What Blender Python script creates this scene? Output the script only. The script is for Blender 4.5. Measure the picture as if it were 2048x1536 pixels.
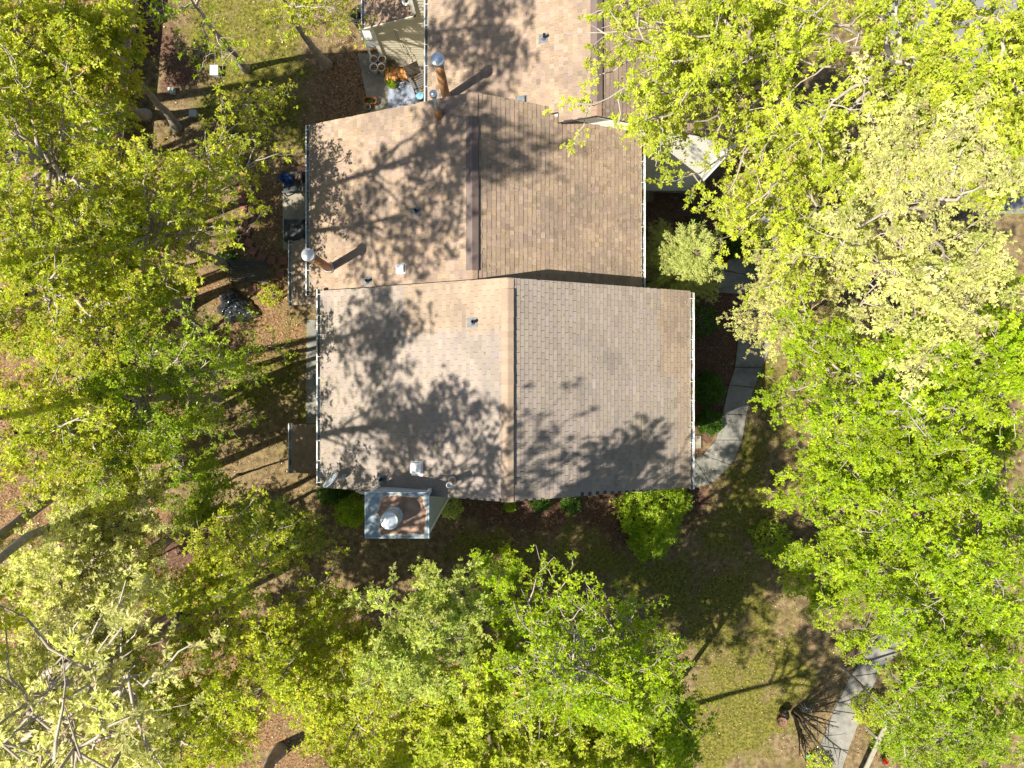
import bpy, math, random
import numpy as np
from mathutils import Vector, Matrix
random.seed(7)
RNG = np.random.default_rng(7)
R = math.radians
scene = bpy.context.scene
COL = scene.collection
for o in list(bpy.data.objects): bpy.data.objects.remove(o)

# ------------------------------------------------------------------ camera, sky, sun, exposure
CAM_H = 28.0
cam_d = bpy.data.cameras.new("camera"); cam_d.sensor_width = 36.0; cam_d.lens = 25.82; cam_d.clip_end = 2000
cam = bpy.data.objects.new("camera", cam_d); cam.location = (0, 0, CAM_H); cam.rotation_euler = (0, 0, 0)
COL.objects.link(cam); scene.camera = cam
world = bpy.data.worlds.new("World"); scene.world = world; world.use_nodes = True
wn = world.node_tree; bg = wn.nodes["Background"]
SUN_EL, LDIR = R(56), Vector((0.915, 0.405))            # light travels along LDIR over the ground
sky = wn.nodes.new("ShaderNodeTexSky"); sky.sky_type = 'NISHITA'; sky.sun_disc = False
sky.sun_elevation = SUN_EL; sky.sun_rotation = math.atan2(-LDIR.x, -LDIR.y)
wn.links.new(sky.outputs[0], bg.inputs[0]); bg.inputs[1].default_value = 0.068
sun_d = bpy.data.lights.new("sun", 'SUN'); sun_d.energy = 5.0; sun_d.angle = R(0.55); sun_d.color = (1.0, 0.93, 0.82)
sun = bpy.data.objects.new("sun", sun_d); COL.objects.link(sun)
sun.rotation_euler = Vector((LDIR.x * math.cos(SUN_EL), LDIR.y * math.cos(SUN_EL), -math.sin(SUN_EL))).to_track_quat('-Z', 'Y').to_euler()
sun.location = (-20, -9, 40)
scene.view_settings.view_transform = 'Standard'; scene.view_settings.look = 'None'
scene.view_settings.exposure = 1.25; scene.view_settings.gamma = 1.0
try: scene.view_settings.use_curve_mapping = False
except Exception: pass
scene.render.engine = 'CYCLES'
scene.cycles.max_bounces = 8; scene.cycles.transmission_bounces = 6; scene.cycles.diffuse_bounces = 4

# ------------------------------------------------------------------ helpers
FPX = 1469.0
def sstep(a, b, x):
    t = min(1.0, max(0.0, (x - a) / (b - a))); return t * t * (3 - 2 * t)
def ground_z(x, y):
    return -2.3 * sstep(-3.0, 8.0, x)
def W(px, py, z):
    k = (CAM_H - z) / FPX
    return Vector(((px - 1024) * k, (768 - py) * k, z))
def G(px, py, up=0.0):
    z = 0.0
    for _ in range(12):
        p = W(px, py, z + up); z = ground_z(p.x, p.y)
    return Vector((p.x, p.y, z))
def on_plane(px, py, fn):
    z = 6.0
    for _ in range(25):
        p = W(px, py, z); z = fn(p.x)
    return Vector((p.x, p.y, z))

def tag(o, label=None, cat=None, group=None, kind=None):
    if label: o["label"] = label
    if cat: o["category"] = cat
    if group: o["group"] = group
    if kind: o["kind"] = kind
    return o
def thing(name, loc, label, cat, group=None, rz=0.0):
    o = bpy.data.objects.new(name, None); o.empty_display_size = 0.2
    o.location = loc; o.rotation_euler = (0, 0, rz); COL.objects.link(o)
    return tag(o, label, cat, group)
def link(name, me, parent=None, world_coords=False):
    o = bpy.data.objects.new(name, me); COL.objects.link(o)
    if parent is not None:
        o.parent = parent
        if world_coords and parent.type == 'EMPTY':
            o.matrix_parent_inverse = Matrix.Translation(-Vector(parent.location))
    return o
def copy_tree(o, parent=None):
    c = o.copy(); COL.objects.link(c)
    if parent is not None: c.parent = parent
    for ch in list(o.children): copy_tree(ch, c)
    return c

def np_mesh(name, V, polys, mat, tint=None, smooth=False):
    """V (n,3); polys: list of int arrays (m,3) or (m,4)"""
    me = bpy.data.meshes.new(name)
    V = np.asarray(V, dtype=np.float32)
    me.vertices.add(len(V)); me.vertices.foreach_set("co", V.ravel())
    polys = [np.asarray(p, dtype=np.int32) for p in polys if len(p)]
    idx = np.concatenate([p.ravel() for p in polys])
    tot = np.concatenate([np.full(len(p), p.shape[1], dtype=np.int32) for p in polys])
    start = np.concatenate([[0], np.cumsum(tot)[:-1]]).astype(np.int32)
    me.loops.add(len(idx)); me.loops.foreach_set("vertex_index", idx)
    me.polygons.add(len(tot)); me.polygons.foreach_set("loop_start", start); me.polygons.foreach_set("loop_total", tot)
    me.polygons.foreach_set("use_smooth", np.full(len(tot), bool(smooth)))
    if tint is not None:
        a = me.attributes.new("tint", 'FLOAT_COLOR', 'POINT')
        c = np.ones((len(V), 4), dtype=np.float32); c[:, :3] = tint
        a.data.foreach_set("color", c.ravel())
    me.update(calc_edges=True); me.validate()
    me.materials.append(mat)
    return me

class MB:
    def __init__(s): s.v = []; s.f = []; s.t = []
    def add(s, V, F, tint=(1, 1, 1)):
        o = len(s.v); s.v += [tuple(v) for v in V]; s.f += [tuple(i + o for i in f) for f in F]; s.t += [tint] * len(V)
        return s
    def box(s, c, d, M=None, tint=(1, 1, 1)):
        V = []
        for sx in (-.5, .5):
            for sy in (-.5, .5):
                for sz in (-.5, .5):
                    p = Vector((sx * d[0], sy * d[1], sz * d[2]))
                    if M is not None: p = M @ p
                    V.append(p + Vector(c))
        return s.add(V, [(0, 1, 3, 2), (4, 6, 7, 5), (0, 4, 5, 1), (2, 3, 7, 6), (0, 2, 6, 4), (1, 5, 7, 3)], tint)
    def bar(s, a, b, w, h, tint=(1, 1, 1), up=(0, 0, 1)):
        a = Vector(a); b = Vector(b); d = b - a; L = d.length; d.normalize()
        side = d.cross(Vector(up))
        if side.length < 1e-4: side = d.cross(Vector((1, 0, 0)))
        side.normalize(); n = side.cross(d)
        M = Matrix((side, d, n)).transposed()
        return s.box((a + b) / 2, (w, L, h), M, tint)
    def tube(s, pts, rad, n=10, caps=True, tint=(1, 1, 1)):
        pts = [Vector(p) for p in pts]; K = len(pts)
        if not hasattr(rad, '__len__'): rad = [rad] * K
        V = []; F = []
        for i, p in enumerate(pts):
            d = (pts[min(i + 1, K - 1)] - pts[max(i - 1, 0)])
            if d.length < 1e-6: d = Vector((0, 0, 1))
            d.normalize()
            a = d.cross(Vector((0.13, 0.97, 0.2))); a.normalize(); b = d.cross(a)
            for k in range(n):
                t = 2 * math.pi * k / n
                V.append(p + (a * math.cos(t) + b * math.sin(t)) * rad[i])
        for i in range(K - 1):
            for k in range(n):
                k2 = (k + 1) % n
                F.append((i * n + k, i * n + k2, (i + 1) * n + k2, (i + 1) * n + k))
        if caps:
            F.append(tuple(range(n - 1, -1, -1))); F.append(tuple((K - 1) * n + k for k in range(n)))
        return s.add(V, F, tint)
    def lathe(s, c, prof, n=20, tint=(1, 1, 1), M=None):
        V = []; F = []
        for (r, z) in prof:
            for k in range(n):
                t = 2 * math.pi * k / n
                p = Vector((r * math.cos(t), r * math.sin(t), z))
                if M is not None: p = M @ p
                V.append(p + Vector(c))
        K = len(prof)
        for i in range(K - 1):
            for k in range(n):
                k2 = (k + 1) % n
                F.append((i * n + k, i * n + k2, (i + 1) * n + k2, (i + 1) * n + k))
        if prof[0][0] > 1e-4: F.append(tuple(range(n - 1, -1, -1)))
        if prof[-1][0] > 1e-4: F.append(tuple((K - 1) * n + k for k in range(n)))
        return s.add(V, F, tint)
    def build(s, name, mat, parent=None, wc=False, smooth=False, bevel=0.0):
        me = bpy.data.meshes.new(name); me.from_pydata(s.v, [], s.f)
        a = me.attributes.new("tint", 'FLOAT_COLOR', 'POINT')
        c = np.ones((len(s.v), 4), dtype=np.float32); c[:, :3] = np.array(s.t, dtype=np.float32).reshape(-1, 3)
        a.data.foreach_set("color", c.ravel())
        if smooth:
            me.polygons.foreach_set("use_smooth", [len(p.vertices) == 4 for p in me.polygons])
        me.update(); me.materials.append(mat)
        o = link(name, me, parent, wc)
        if bevel:
            m = o.modifiers.new("bevel", 'BEVEL'); m.width = bevel; m.segments = 2; m.limit_method = 'ANGLE'
        return o

# ------------------------------------------------------------------ materials
def nodes(name):
    m = bpy.data.materials.new(name); m.use_nodes = True
    nt = m.node_tree; return m, nt, nt.nodes["Principled BSDF"]
def mk(name, col, rough=0.8, var=0.18, scale=14.0, bump=0.0, bscale=60.0, metal=0.0, tint=False, spec=0.3, col2=None, c2scale=2.0, c2lo=.45, c2hi=.62):
    m, nt, b = nodes(name); L = nt.links.new
    b.inputs["Roughness"].default_value = rough; b.inputs["Metallic"].default_value = metal
    b.inputs["Specular IOR Level"].default_value = spec
    tc = nt.nodes.new("ShaderNodeTexCoord")
    nz = nt.nodes.new("ShaderNodeTexNoise"); nz.inputs["Scale"].default_value = scale; nz.inputs["Detail"].default_value = 6
    L(tc.outputs["Object"], nz.inputs["Vector"])
    mr = nt.nodes.new("ShaderNodeMapRange"); mr.inputs[1].default_value = .25; mr.inputs[2].default_value = .75
    mr.inputs[3].default_value = 1 - var; mr.inputs[4].default_value = 1 + var
    L(nz.outputs[0], mr.inputs[0])
    base = nt.nodes.new("ShaderNodeRGB"); base.outputs[0].default_value = (*col, 1); src = base.outputs[0]
    if col2 is not None:
        n2 = nt.nodes.new("ShaderNodeTexNoise"); n2.inputs["Scale"].default_value = c2scale; n2.inputs["Detail"].default_value = 5
        L(tc.outputs["Object"], n2.inputs["Vector"])
        r2 = nt.nodes.new("ShaderNodeMapRange"); r2.inputs[1].default_value = c2lo; r2.inputs[2].default_value = c2hi
        L(n2.outputs[0], r2.inputs[0])
        mx = nt.nodes.new("ShaderNodeMixRGB"); mx.inputs[2].default_value = (*col2, 1)
        L(r2.outputs[0], mx.inputs[0]); L(src, mx.inputs[1]); src = mx.outputs[0]
    if tint:
        at = nt.nodes.new("ShaderNodeAttribute"); at.attribute_name = "tint"
        mu = nt.nodes.new("ShaderNodeMixRGB"); mu.blend_type = 'MULTIPLY'; mu.inputs[0].default_value = 1
        L(src, mu.inputs[1]); L(at.outputs["Color"], mu.inputs[2]); src = mu.outputs[0]
    mv = nt.nodes.new("ShaderNodeVectorMath"); mv.operation = 'SCALE'
    L(src, mv.inputs[0]); L(mr.outputs[0], mv.inputs["Scale"]); L(mv.outputs[0], b.inputs["Base Color"])
    if bump:
        bn = nt.nodes.new("ShaderNodeTexNoise"); bn.inputs["Scale"].default_value = bscale; bn.inputs["Detail"].default_value = 4
        L(tc.outputs["Object"], bn.inputs["Vector"])
        bp = nt.nodes.new("ShaderNodeBump"); bp.inputs["Strength"].default_value = bump; bp.inputs["Distance"].default_value = .02
        L(bn.outputs[0], bp.inputs["Height"]); L(bp.outputs[0], b.inputs["Normal"])
    return m
def leaf_mat(name, trans=0.45, rough=0.4):
    m, nt, b = nodes(name); L = nt.links.new
    at = nt.nodes.new("ShaderNodeAttribute"); at.attribute_name = "tint"
    L(at.outputs["Color"], b.inputs["Base Color"]); b.inputs["Roughness"].default_value = rough
    b.inputs["Specular IOR Level"].default_value = .5
    tr = nt.nodes.new("ShaderNodeBsdfTranslucent")
    hs = nt.nodes.new("ShaderNodeHueSaturation"); hs.inputs["Saturation"].default_value = 1.1; hs.inputs["Value"].default_value = 1.15
    L(at.outputs["Color"], hs.inputs["Color"]); L(hs.outputs[0], tr.inputs[0])
    mx = nt.nodes.new("ShaderNodeMixShader"); mx.inputs[0].default_value = trans
    L(b.outputs[0], mx.inputs[1]); L(tr.outputs[0], mx.inputs[2]); L(mx.outputs[0], nt.nodes["Material Output"].inputs[0])
    return m

M_shA = mk("shingle_grey_tan", (.26, .218, .182), .95, .16, 45, .5, 160, tint=True, col2=(.215, .183, .157), c2scale=.7)
M_shB = mk("shingle_brown", (.275, .203, .145), .95, .2, 45, .5, 160, tint=True, col2=(.215, .163, .122), c2scale=.7)
M_deck = mk("roof_deck", (.06, .05, .045), .95)
M_vent_strip = mk("ridge_vent_brown", (.115, .085, .075), .6, .15, 3)
M_white = mk("white_trim", (.78, .79, .78), .45, .06, 3)
M_gutter = mk("gutter_white", (.56, .57, .56), .5, .22, 2.2, col2=(.40, .39, .35), c2scale=1.3)
M_gut_in = mk("gutter_inside", (.32, .34, .35), .6, .35, 5, col2=(.16, .12, .08), c2scale=3)
M_siding = mk("cream_siding", (.50, .46, .35), .6, .07, 4)
M_siding_w = mk("pale_siding", (.74, .72, .64), .6, .05, 4)
M_siding_g = mk("pale_green_siding", (.44, .47, .37), .6, .06, 4)
M_found = mk("foundation", (.27, .25, .22), .9, .2, 8, .3)
M_chase = mk("chase_panel", (.45, .49, .53), .55, .07, 4)
M_galv = mk("galvanised", (.48, .52, .55), .38, .16, 9, metal=.75, spec=.5)
M_galv2 = mk("weathered_metal", (.40, .42, .44), .5, .22, 7, metal=.2, spec=.5)
M_flue = mk("flue_orange_brown", (.34, .17, .075), .55, .14, 5)
M_blackpl = mk("black_plastic", (.010, .011, .012), .55, .3, 9, spec=.35)
M_lead = mk("lead_boot", (.12, .13, .14), .5, .3, 9)
M_conc = mk("concrete", (.25, .225, .175), .9, .2, 6, .3, 90, col2=(.17, .155, .11), c2scale=1.2)
M_walk = mk("walk_concrete", (.20, .19, .165), .9, .2, 5, .3, 90, col2=(.13, .13, .11), c2scale=1.1)
M_asph = mk("asphalt", (.16, .16, .165), .92, .15, 30, .3)
M_paver = mk("red_paver", (.205, .09, .068), .85, .16, 20, .3, tint=True)
M_bark = mk("bark_grey", (.29, .255, .21), .9, .3, 6, .6, 24, tint=True, col2=(.20, .175, .15), c2scale=3)
M_stem = mk("stem_bark", (.15, .115, .08), .8, .3, 8)
M_twig = mk("bark_twig", (.32, .275, .225), .9, .25, 6, tint=True)
M_wood = mk("weathered_wood", (.30, .27, .20), .85, .22, 9, .3, 40, tint=True)
M_fwood = mk("fence_wood", (.25, .235, .175), .85, .2, 6, .3, 40, tint=True)
M_chairwood = mk("chair_wood", (.10, .092, .078), .85, .25, 9)
M_log = mk("firewood", (.38, .19, .06), .85, .3, 18, .4, 40, tint=True)
M_terra = mk("terracotta", (.36, .11, .05), .7, .15, 12)
M_brownpot = mk("brown_pot", (.17, .085, .06), .7, .2, 12)
M_soil = mk("potting_soil", (.055, .035, .022), 1, .5, 40, .6, 60, col2=(.26, .15, .07), c2scale=22)
M_rug = mk("blue_grey_rug", (.20, .23, .29), .9, .1, 30, col2=(.25, .28, .34), c2scale=2)
M_blue = mk("blue_plastic", (.15, .36, .48), .4, .1)
M_navy = mk("navy_fabric", (.012, .035, .16), .7, .3)
M_teal = mk("turquoise_plastic", (.10, .42, .40), .4, .1)
M_util = mk("utility_green_grey", (.36, .42, .38), .6, .12, 5)
M_util2 = mk("utility_grey", (.30, .31, .29), .6, .12, 5)
M_chair = mk("charcoal_slat", (.035, .043, .048), .5, .3, 9, spec=.5)
M_iron = mk("black_iron", (.03, .035, .036), .42, .3, 12, spec=.6)
M_cover = mk("black_cover", (.02, .023, .024), .55, .35, 7, .4, 14, col2=(.05, .055, .055), c2scale=3)
M_redfl = mk("red_petal", (.45, .01, .012), .6, .2)
M_leaf = leaf_mat("leaf", .56)
M_needle = leaf_mat("needle", .3, .6)
M_dry = mk("dry_leaf", (1, 1, 1), .8, .25, 30, tint=True)
def rust_mat():
    m, nt, b = nodes("rusty_chase_cap"); L = nt.links.new
    tc = nt.nodes.new("ShaderNodeTexCoord")
    n1 = nt.nodes.new("ShaderNodeTexNoise"); n1.inputs["Scale"].default_value = 3.4; n1.inputs["Detail"].default_value = 5
    L(tc.outputs["Object"], n1.inputs["Vector"])
    at = nt.nodes.new("ShaderNodeAttribute"); at.attribute_name = "tint"
    sep = nt.nodes.new("ShaderNodeSeparateColor"); L(at.outputs["Color"], sep.inputs[0])
    ad = nt.nodes.new("ShaderNodeMath"); ad.operation = 'MULTIPLY_ADD'; ad.inputs[1].default_value = .85
    L(n1.outputs[0], ad.inputs[0]); L(sep.outputs[0], ad.inputs[2])
    cr = nt.nodes.new("ShaderNodeValToRGB"); e = cr.color_ramp.elements
    e[0].position = .42; e[0].color = (.15, .205, .24, 1); e[1].position = .60; e[1].color = (.40, .36, .27, 1)
    x = e.new(.66); x.color = (.20, .085, .03, 1); x = e.new(.74); x.color = (.19, .10, .055, 1); x = e.new(1.0); x.color = (.235, .15, .10, 1)
    L(ad.outputs[0], cr.inputs[0])
    n2 = nt.nodes.new("ShaderNodeTexNoise"); n2.inputs["Scale"].default_value = 7; n2.inputs["Detail"].default_value = 6
    L(tc.outputs["Object"], n2.inputs["Vector"])
    mr = nt.nodes.new("ShaderNodeMapRange"); mr.inputs[1].default_value = .3; mr.inputs[2].default_value = .7; mr.inputs[3].default_value = .72; mr.inputs[4].default_value = 1.2
    L(n2.outputs[0], mr.inputs[0])
    mv = nt.nodes.new("ShaderNodeVectorMath"); mv.operation = 'SCALE'; L(cr.outputs[0], mv.inputs[0]); L(mr.outputs[0], mv.inputs["Scale"])
    L(mv.outputs[0], b.inputs["Base Color"]); b.inputs["Roughness"].default_value = .6
    return m
M_rust = rust_mat()
def ground_mat():
    m, nt, b = nodes("woodland_ground"); L = nt.links.new
    tc = nt.nodes.new("ShaderNodeTexCoord")
    def noise(s, d=6):
        n = nt.nodes.new("ShaderNodeTexNoise"); n.inputs["Scale"].default_value = s; n.inputs["Detail"].default_value = d
        L(tc.outputs["Object"], n.inputs["Vector"]); return n.outputs[0]
    def rng(src, a, c, lo=0, hi=1):
        r = nt.nodes.new("ShaderNodeMapRange"); r.inputs[1].default_value = a; r.inputs[2].default_value = c
        r.inputs[3].default_value = lo; r.inputs[4].default_value = hi; L(src, r.inputs[0]); return r.outputs[0]
    def mix(f, a, c):
        x = nt.nodes.new("ShaderNodeMixRGB"); L(f, x.inputs[0])
        for k, v in ((1, a), (2, c)):
            if isinstance(v, tuple): x.inputs[k].default_value = (*v, 1)
            else: L(v, x.inputs[k])
        return x.outputs[0]
    at = nt.nodes.new("ShaderNodeAttribute"); at.attribute_name = "zone"
    sp = nt.nodes.new("ShaderNodeSeparateColor"); L(at.outputs["Color"], sp.inputs[0])
    dirt = mix(rng(noise(5), .35, .65), (.10, .072, .034), (.215, .16, .085))
    moss = mix(rng(noise(9), .35, .65), (.06, .068, .010), (.185, .165, .034))
    mulch = mix(rng(noise(16), .35, .65), (.055, .032, .022), (.15, .085, .055))
    litter = mix(rng(noise(14), .38, .62), (.095, .055, .026), (.25, .155, .08))
    def gate(ch, s=1.6):
        a = nt.nodes.new("ShaderNodeMath"); a.operation = 'ADD'; L(sp.outputs[ch], a.inputs[0])
        r = rng(noise(s, 9), .3, .7, -.5, .5); L(r, a.inputs[1]); return rng(a.outputs[0], .22, .80)
    c = mix(gate(1, 1.1), dirt, moss); c = mix(gate(2, .9), c, litter); c = mix(gate(0, 3), c, mulch)
    sc = rng(noise(70), .3, .7, .5, 1.45)
    mv = nt.nodes.new("ShaderNodeVectorMath"); mv.operation = 'SCALE'; L(c, mv.inputs[0]); L(sc, mv.inputs["Scale"])
    L(mv.outputs[0], b.inputs["Base Color"]); b.inputs["Roughness"].default_value = 1; b.inputs["Specular IOR Level"].default_value = .1
    bp = nt.nodes.new("ShaderNodeBump"); bp.inputs["Strength"].default_value = .8; bp.inputs["Distance"].default_value = .05
    L(noise(26), bp.inputs["Height"]); L(bp.outputs[0], b.inputs["Normal"])
    return m
M_ground = ground_mat()

# ------------------------------------------------------------------ ground
def inpoly(x, y, poly):
    c = np.zeros(np.shape(x), dtype=bool); j = len(poly) - 1
    for i in range(len(poly)):
        xi, yi = poly[i]; xj, yj = poly[j]
        c ^= ((yi > y) != (yj > y)) & (x < (xj - xi) * (y - yi) / ((yj - yi) + 1e-9) + xi); j = i
    return c
def gpoly(pts): return [tuple(G(*p)[:2]) for p in pts]
Z_MULCH = [gpoly(p) for p in ([(1180, 330), (1420, 330), (1480, 420), (1490, 560), (1500, 700), (1470, 760), (1440, 860), (1390, 930), (1150, 930)],
    [(640, 960), (700, 985), (890, 1010), (900, 1066), (1050, 1060), (1200, 1062), (1300, 1090), (1420, 1020), (1400, 930), (700, 900)],
    [(262, -40), (330, -20), (345, 60), (372, 120), (380, 170), (330, 190), (300, 120), (262, 70)],
    [(470, 1050), (330, 1010), (270, 1230), (330, 1330), (420, 1180)])]
Z_MOSS = [gpoly(p) for p in ([(375, 60), (600, 20), (640, 250), (600, 330), (420, 260), (380, 170)], [(350, -60), (560, -60), (600, 90), (400, 110)],
    [(900, 1062), (1250, 1066), (1330, 1130), (1500, 1150), (1640, 1300), (1600, 1420), (1480, 1536), (1380, 1536), (1380, 1330), (1300, 1200), (1100, 1130), (900, 1110)],
    [(1500, 720), (1620, 720), (1600, 860), (1500, 1000), (1620, 1120), (1400, 1100), (1380, 1010), (1460, 960), (1490, 860)],
    [(480, 640), (610, 640), (610, 850), (560, 840), (480, 800)])]
Z_LIT = [gpoly(p) for p in ([(-200, -100), (255, -100), (250, 400), (330, 560), (330, 1100), (420, 1200), (700, 1300), (700, 1600), (-200, 1600)],
    [(610, 100), (720, 60), (740, 120), (720, 250), (620, 250)], [(400, 570), (600, 570), (600, 720), (450, 720)], [(500, 380), (600, 380), (600, 480), (520, 500)],
    [(1450, 330), (1750, 330), (1750, 520), (1480, 500)])]
def dens(n, a, b, rng, k=1.0): return rng
xs = np.concatenate([[-420, -200, -110, -65, -42], np.arange(-31, 31.01, .3), [42, 65, 110, 200, 420]])
ys = np.concatenate([[-420, -200, -110, -60, -34], np.arange(-24, 24.01, .3), [34, 60, 110, 200, 420]])
X, Y = np.meshgrid(xs, ys)
gz = np.vectorize(ground_z)(X, Y)
inner = (np.abs(X) < 30) & (np.abs(Y) < 23)
gz = gz + inner * (0.03 * np.sin(X * 1.7 + 1.3 * np.sin(Y * 1.1)) * np.sin(Y * 1.9 + .7) ) - 0.03
def warp(x, y):
    return (x + .35 * np.sin(y * 1.9 + 1.1) + .22 * np.sin(y * 4.3 + x * 1.2) + .12 * np.sin(x * 6.1 + y * 5), y + .35 * np.sin(x * 1.7 + .4) + .22 * np.sin(x * 4.7 - y * 1.1) + .12 * np.sin(y * 6.7 - x * 4))
def soft(polys, k=5):
    m = np.zeros(X.shape); XW, YW = warp(X, Y)
    for p in polys: m = np.maximum(m, inpoly(XW, YW, p).astype(float))
    for _ in range(k):
        q = np.pad(m, 1, mode='edge'); m = (q[1:-1, 1:-1] * 2 + q[:-2, 1:-1] + q[2:, 1:-1] + q[1:-1, :-2] + q[1:-1, 2:]) / 6
    return m
zone = np.stack([soft(Z_MULCH, 2), soft(Z_MOSS) * .85, soft(Z_LIT) * .8], -1)
zone[~inner] = (0, .2, .5)
ny, nx = X.shape
I = np.arange(nx * ny).reshape(ny, nx)
quads = np.stack([I[:-1, :-1], I[:-1, 1:], I[1:, 1:], I[1:, :-1]], -1).reshape(-1, 4)
gm = np_mesh("ground", np.stack([X, Y, gz], -1).reshape(-1, 3), [quads], M_ground, smooth=True)
za = gm.attributes.new("zone", 'FLOAT_COLOR', 'POINT')
zc = np.ones((nx * ny, 4), dtype=np.float32); zc[:, :3] = zone.reshape(-1, 3); za.data.foreach_set("color", zc.ravel())
tag(link("ground", gm), "leaf strewn woodland ground with moss and bare earth around the houses", kind="structure")

def slab(name, pts, thick, mat, up=0.02, parent=None, world=False):
    """flat slab following the ground, outline in photo pixels on the ground (or world xy)"""
    P = [Vector((p[0], p[1], ground_z(*p))) if world else G(*p) for p in pts]
    top = [Vector((p.x, p.y, p.z + up)) for p in P]; bot = [Vector((p.x, p.y, p.z + up - thick)) for p in P]
    n = len(P); mb = MB()
    mb.add(top + bot, [tuple(range(n)), tuple(range(2 * n - 1, n - 1, -1))] + [(i, n + i, n + (i + 1) % n, (i + 1) % n) for i in range(n)])
    return mb.build(name, mat, parent)
# front walk, slab after slab with a joint between
def walk(label, left, right, n_each=1):
    root = bpy.data.objects.new("walkway", None); COL.objects.link(root); tag(root, label, kind="structure")
    for i in range(len(left) - 1):
        a, b, c, d = [Vector(p) for p in (left[i], left[i + 1], right[i + 1], right[i])]
        j = .012
        a2, b2 = a.lerp(b, j), a.lerp(b, 1 - j); d2, c2 = d.lerp(c, j), d.lerp(c, 1 - j)
        slab("paving_slab", [tuple(p) for p in (a2, b2, c2, d2)], .12, M_walk, .05 + .004 * (i % 3), root)
    return root
walk("curved concrete front walk running beside the grey roofed house",
     [(1500, 560), (1478, 660), (1470, 735), (1458, 770), (1445, 828), (1432, 880), (1405, 910), (1388, 918), (1330, 925)],
     [(1575, 590), (1545, 680), (1524, 735), (1507, 775), (1492, 830), (1484, 880), (1462, 930), (1420, 968), (1340, 985)])
walk("straight concrete walk beside the bare many stemmed shrub", [(1790, 1215), (1745, 1290), (1700, 1352), (1668, 1420), (1640, 1490), (1610, 1570)],
     [(1850, 1225), (1800, 1300), (1756, 1345), (1722, 1428), (1695, 1500), (1672, 1570)])
walk("pale concrete path under the bright canopy", [(1545, 335), (1520, 400), (1500, 470), (1440, 540), (1430, 585)], [(1610, 350), (1590, 410), (1575, 480), (1545, 560), (1500, 590)])
tag(slab("patio", [(716, 108), (870, 108), (870, 235), (742, 235), (726, 160)], .12, M_conc, .03), "shaded concrete patio behind the rear wing", kind="structure")
tag(slab("patio", [(566, 345), (660, 345), (660, 500), (566, 500)], .12, M_conc, .03), "narrow concrete patio under the brown roof eave", kind="structure")
tag(slab("patio", [(614, 640), (690, 640), (690, 846), (612, 846)], .12, M_walk, .03), "grey concrete strip beside the rear wall", kind="structure")
tag(slab("parking_lot", [(1740, -120), (2300, -120), (2300, 420), (1960, 430), (1800, 300)], .1, M_asph, .02), "grey asphalt parking lot beyond the trees", kind="structure")

# ------------------------------------------------------------------ houses
class Slope:
    def __init__(s, xe, ze, xr, zr, y0, y1):
        s.o = Vector((xe, y0, ze)); d = Vector((xr - xe, 0, zr - ze)); s.D = d.length; s.v = d.normalized()
        s.u = Vector((0, 1, 0)); s.n = Vector((-s.v.z, 0, s.v.x)) if s.v.x > 0 else Vector((s.v.z, 0, -s.v.x))
        s.L = y1 - y0; s.y0 = y0; s.y1 = y1
    def P(s, u, v, w=0): return s.o + s.u * u + s.v * v + s.n * w
def deck(sl, parent, umin=None, th=.10):
    mb = MB(); V = []
    for w in (-.012, -th):
        for (u, v) in ((0, 0), (sl.L, 0), (sl.L, sl.D), (0, sl.D)): V.append(sl.P(u, v, w))
    mb.add(V, [(0, 1, 2, 3), (4, 7, 6, 5), (0, 4, 5, 1), (1, 5, 6, 2), (2, 6, 7, 3), (3, 7, 4, 0)])
    return mb.build("roof_deck", M_deck, parent, True)
def tabs_np(sl, u0, u1, v0, v1, w0, tint):
    """wedge tabs: butt end at v0 lifted w0, upper end at v1 flush"""
    o = np.array(sl.o); u = np.array(sl.u); v = np.array(sl.v); n = np.array(sl.n)
    def P(uu, vv, ww): return o + uu[:, None] * u + vv[:, None] * v + ww[:, None] * n
    z = np.zeros_like(u0)
    V = np.stack([P(u0, v0, w0), P(u1, v0, w0), P(u1, v1, z + .001), P(u0, v1, z + .001), P(u0, v0, z - .01), P(u1, v0, z - .01)], 1)
    k = (np.arange(len(u0)) * 6)[:, None]
    F4 = np.concatenate([k + np.array([[0, 1, 2, 3]]), k + np.array([[4, 5, 1, 0]])]); F3 = np.concatenate([k + np.array([[0, 3, 4]]), k + np.array([[1, 5, 2]])])
    return V.reshape(-1, 3), F4, F3, np.repeat(tint, 6, 0)
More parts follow.
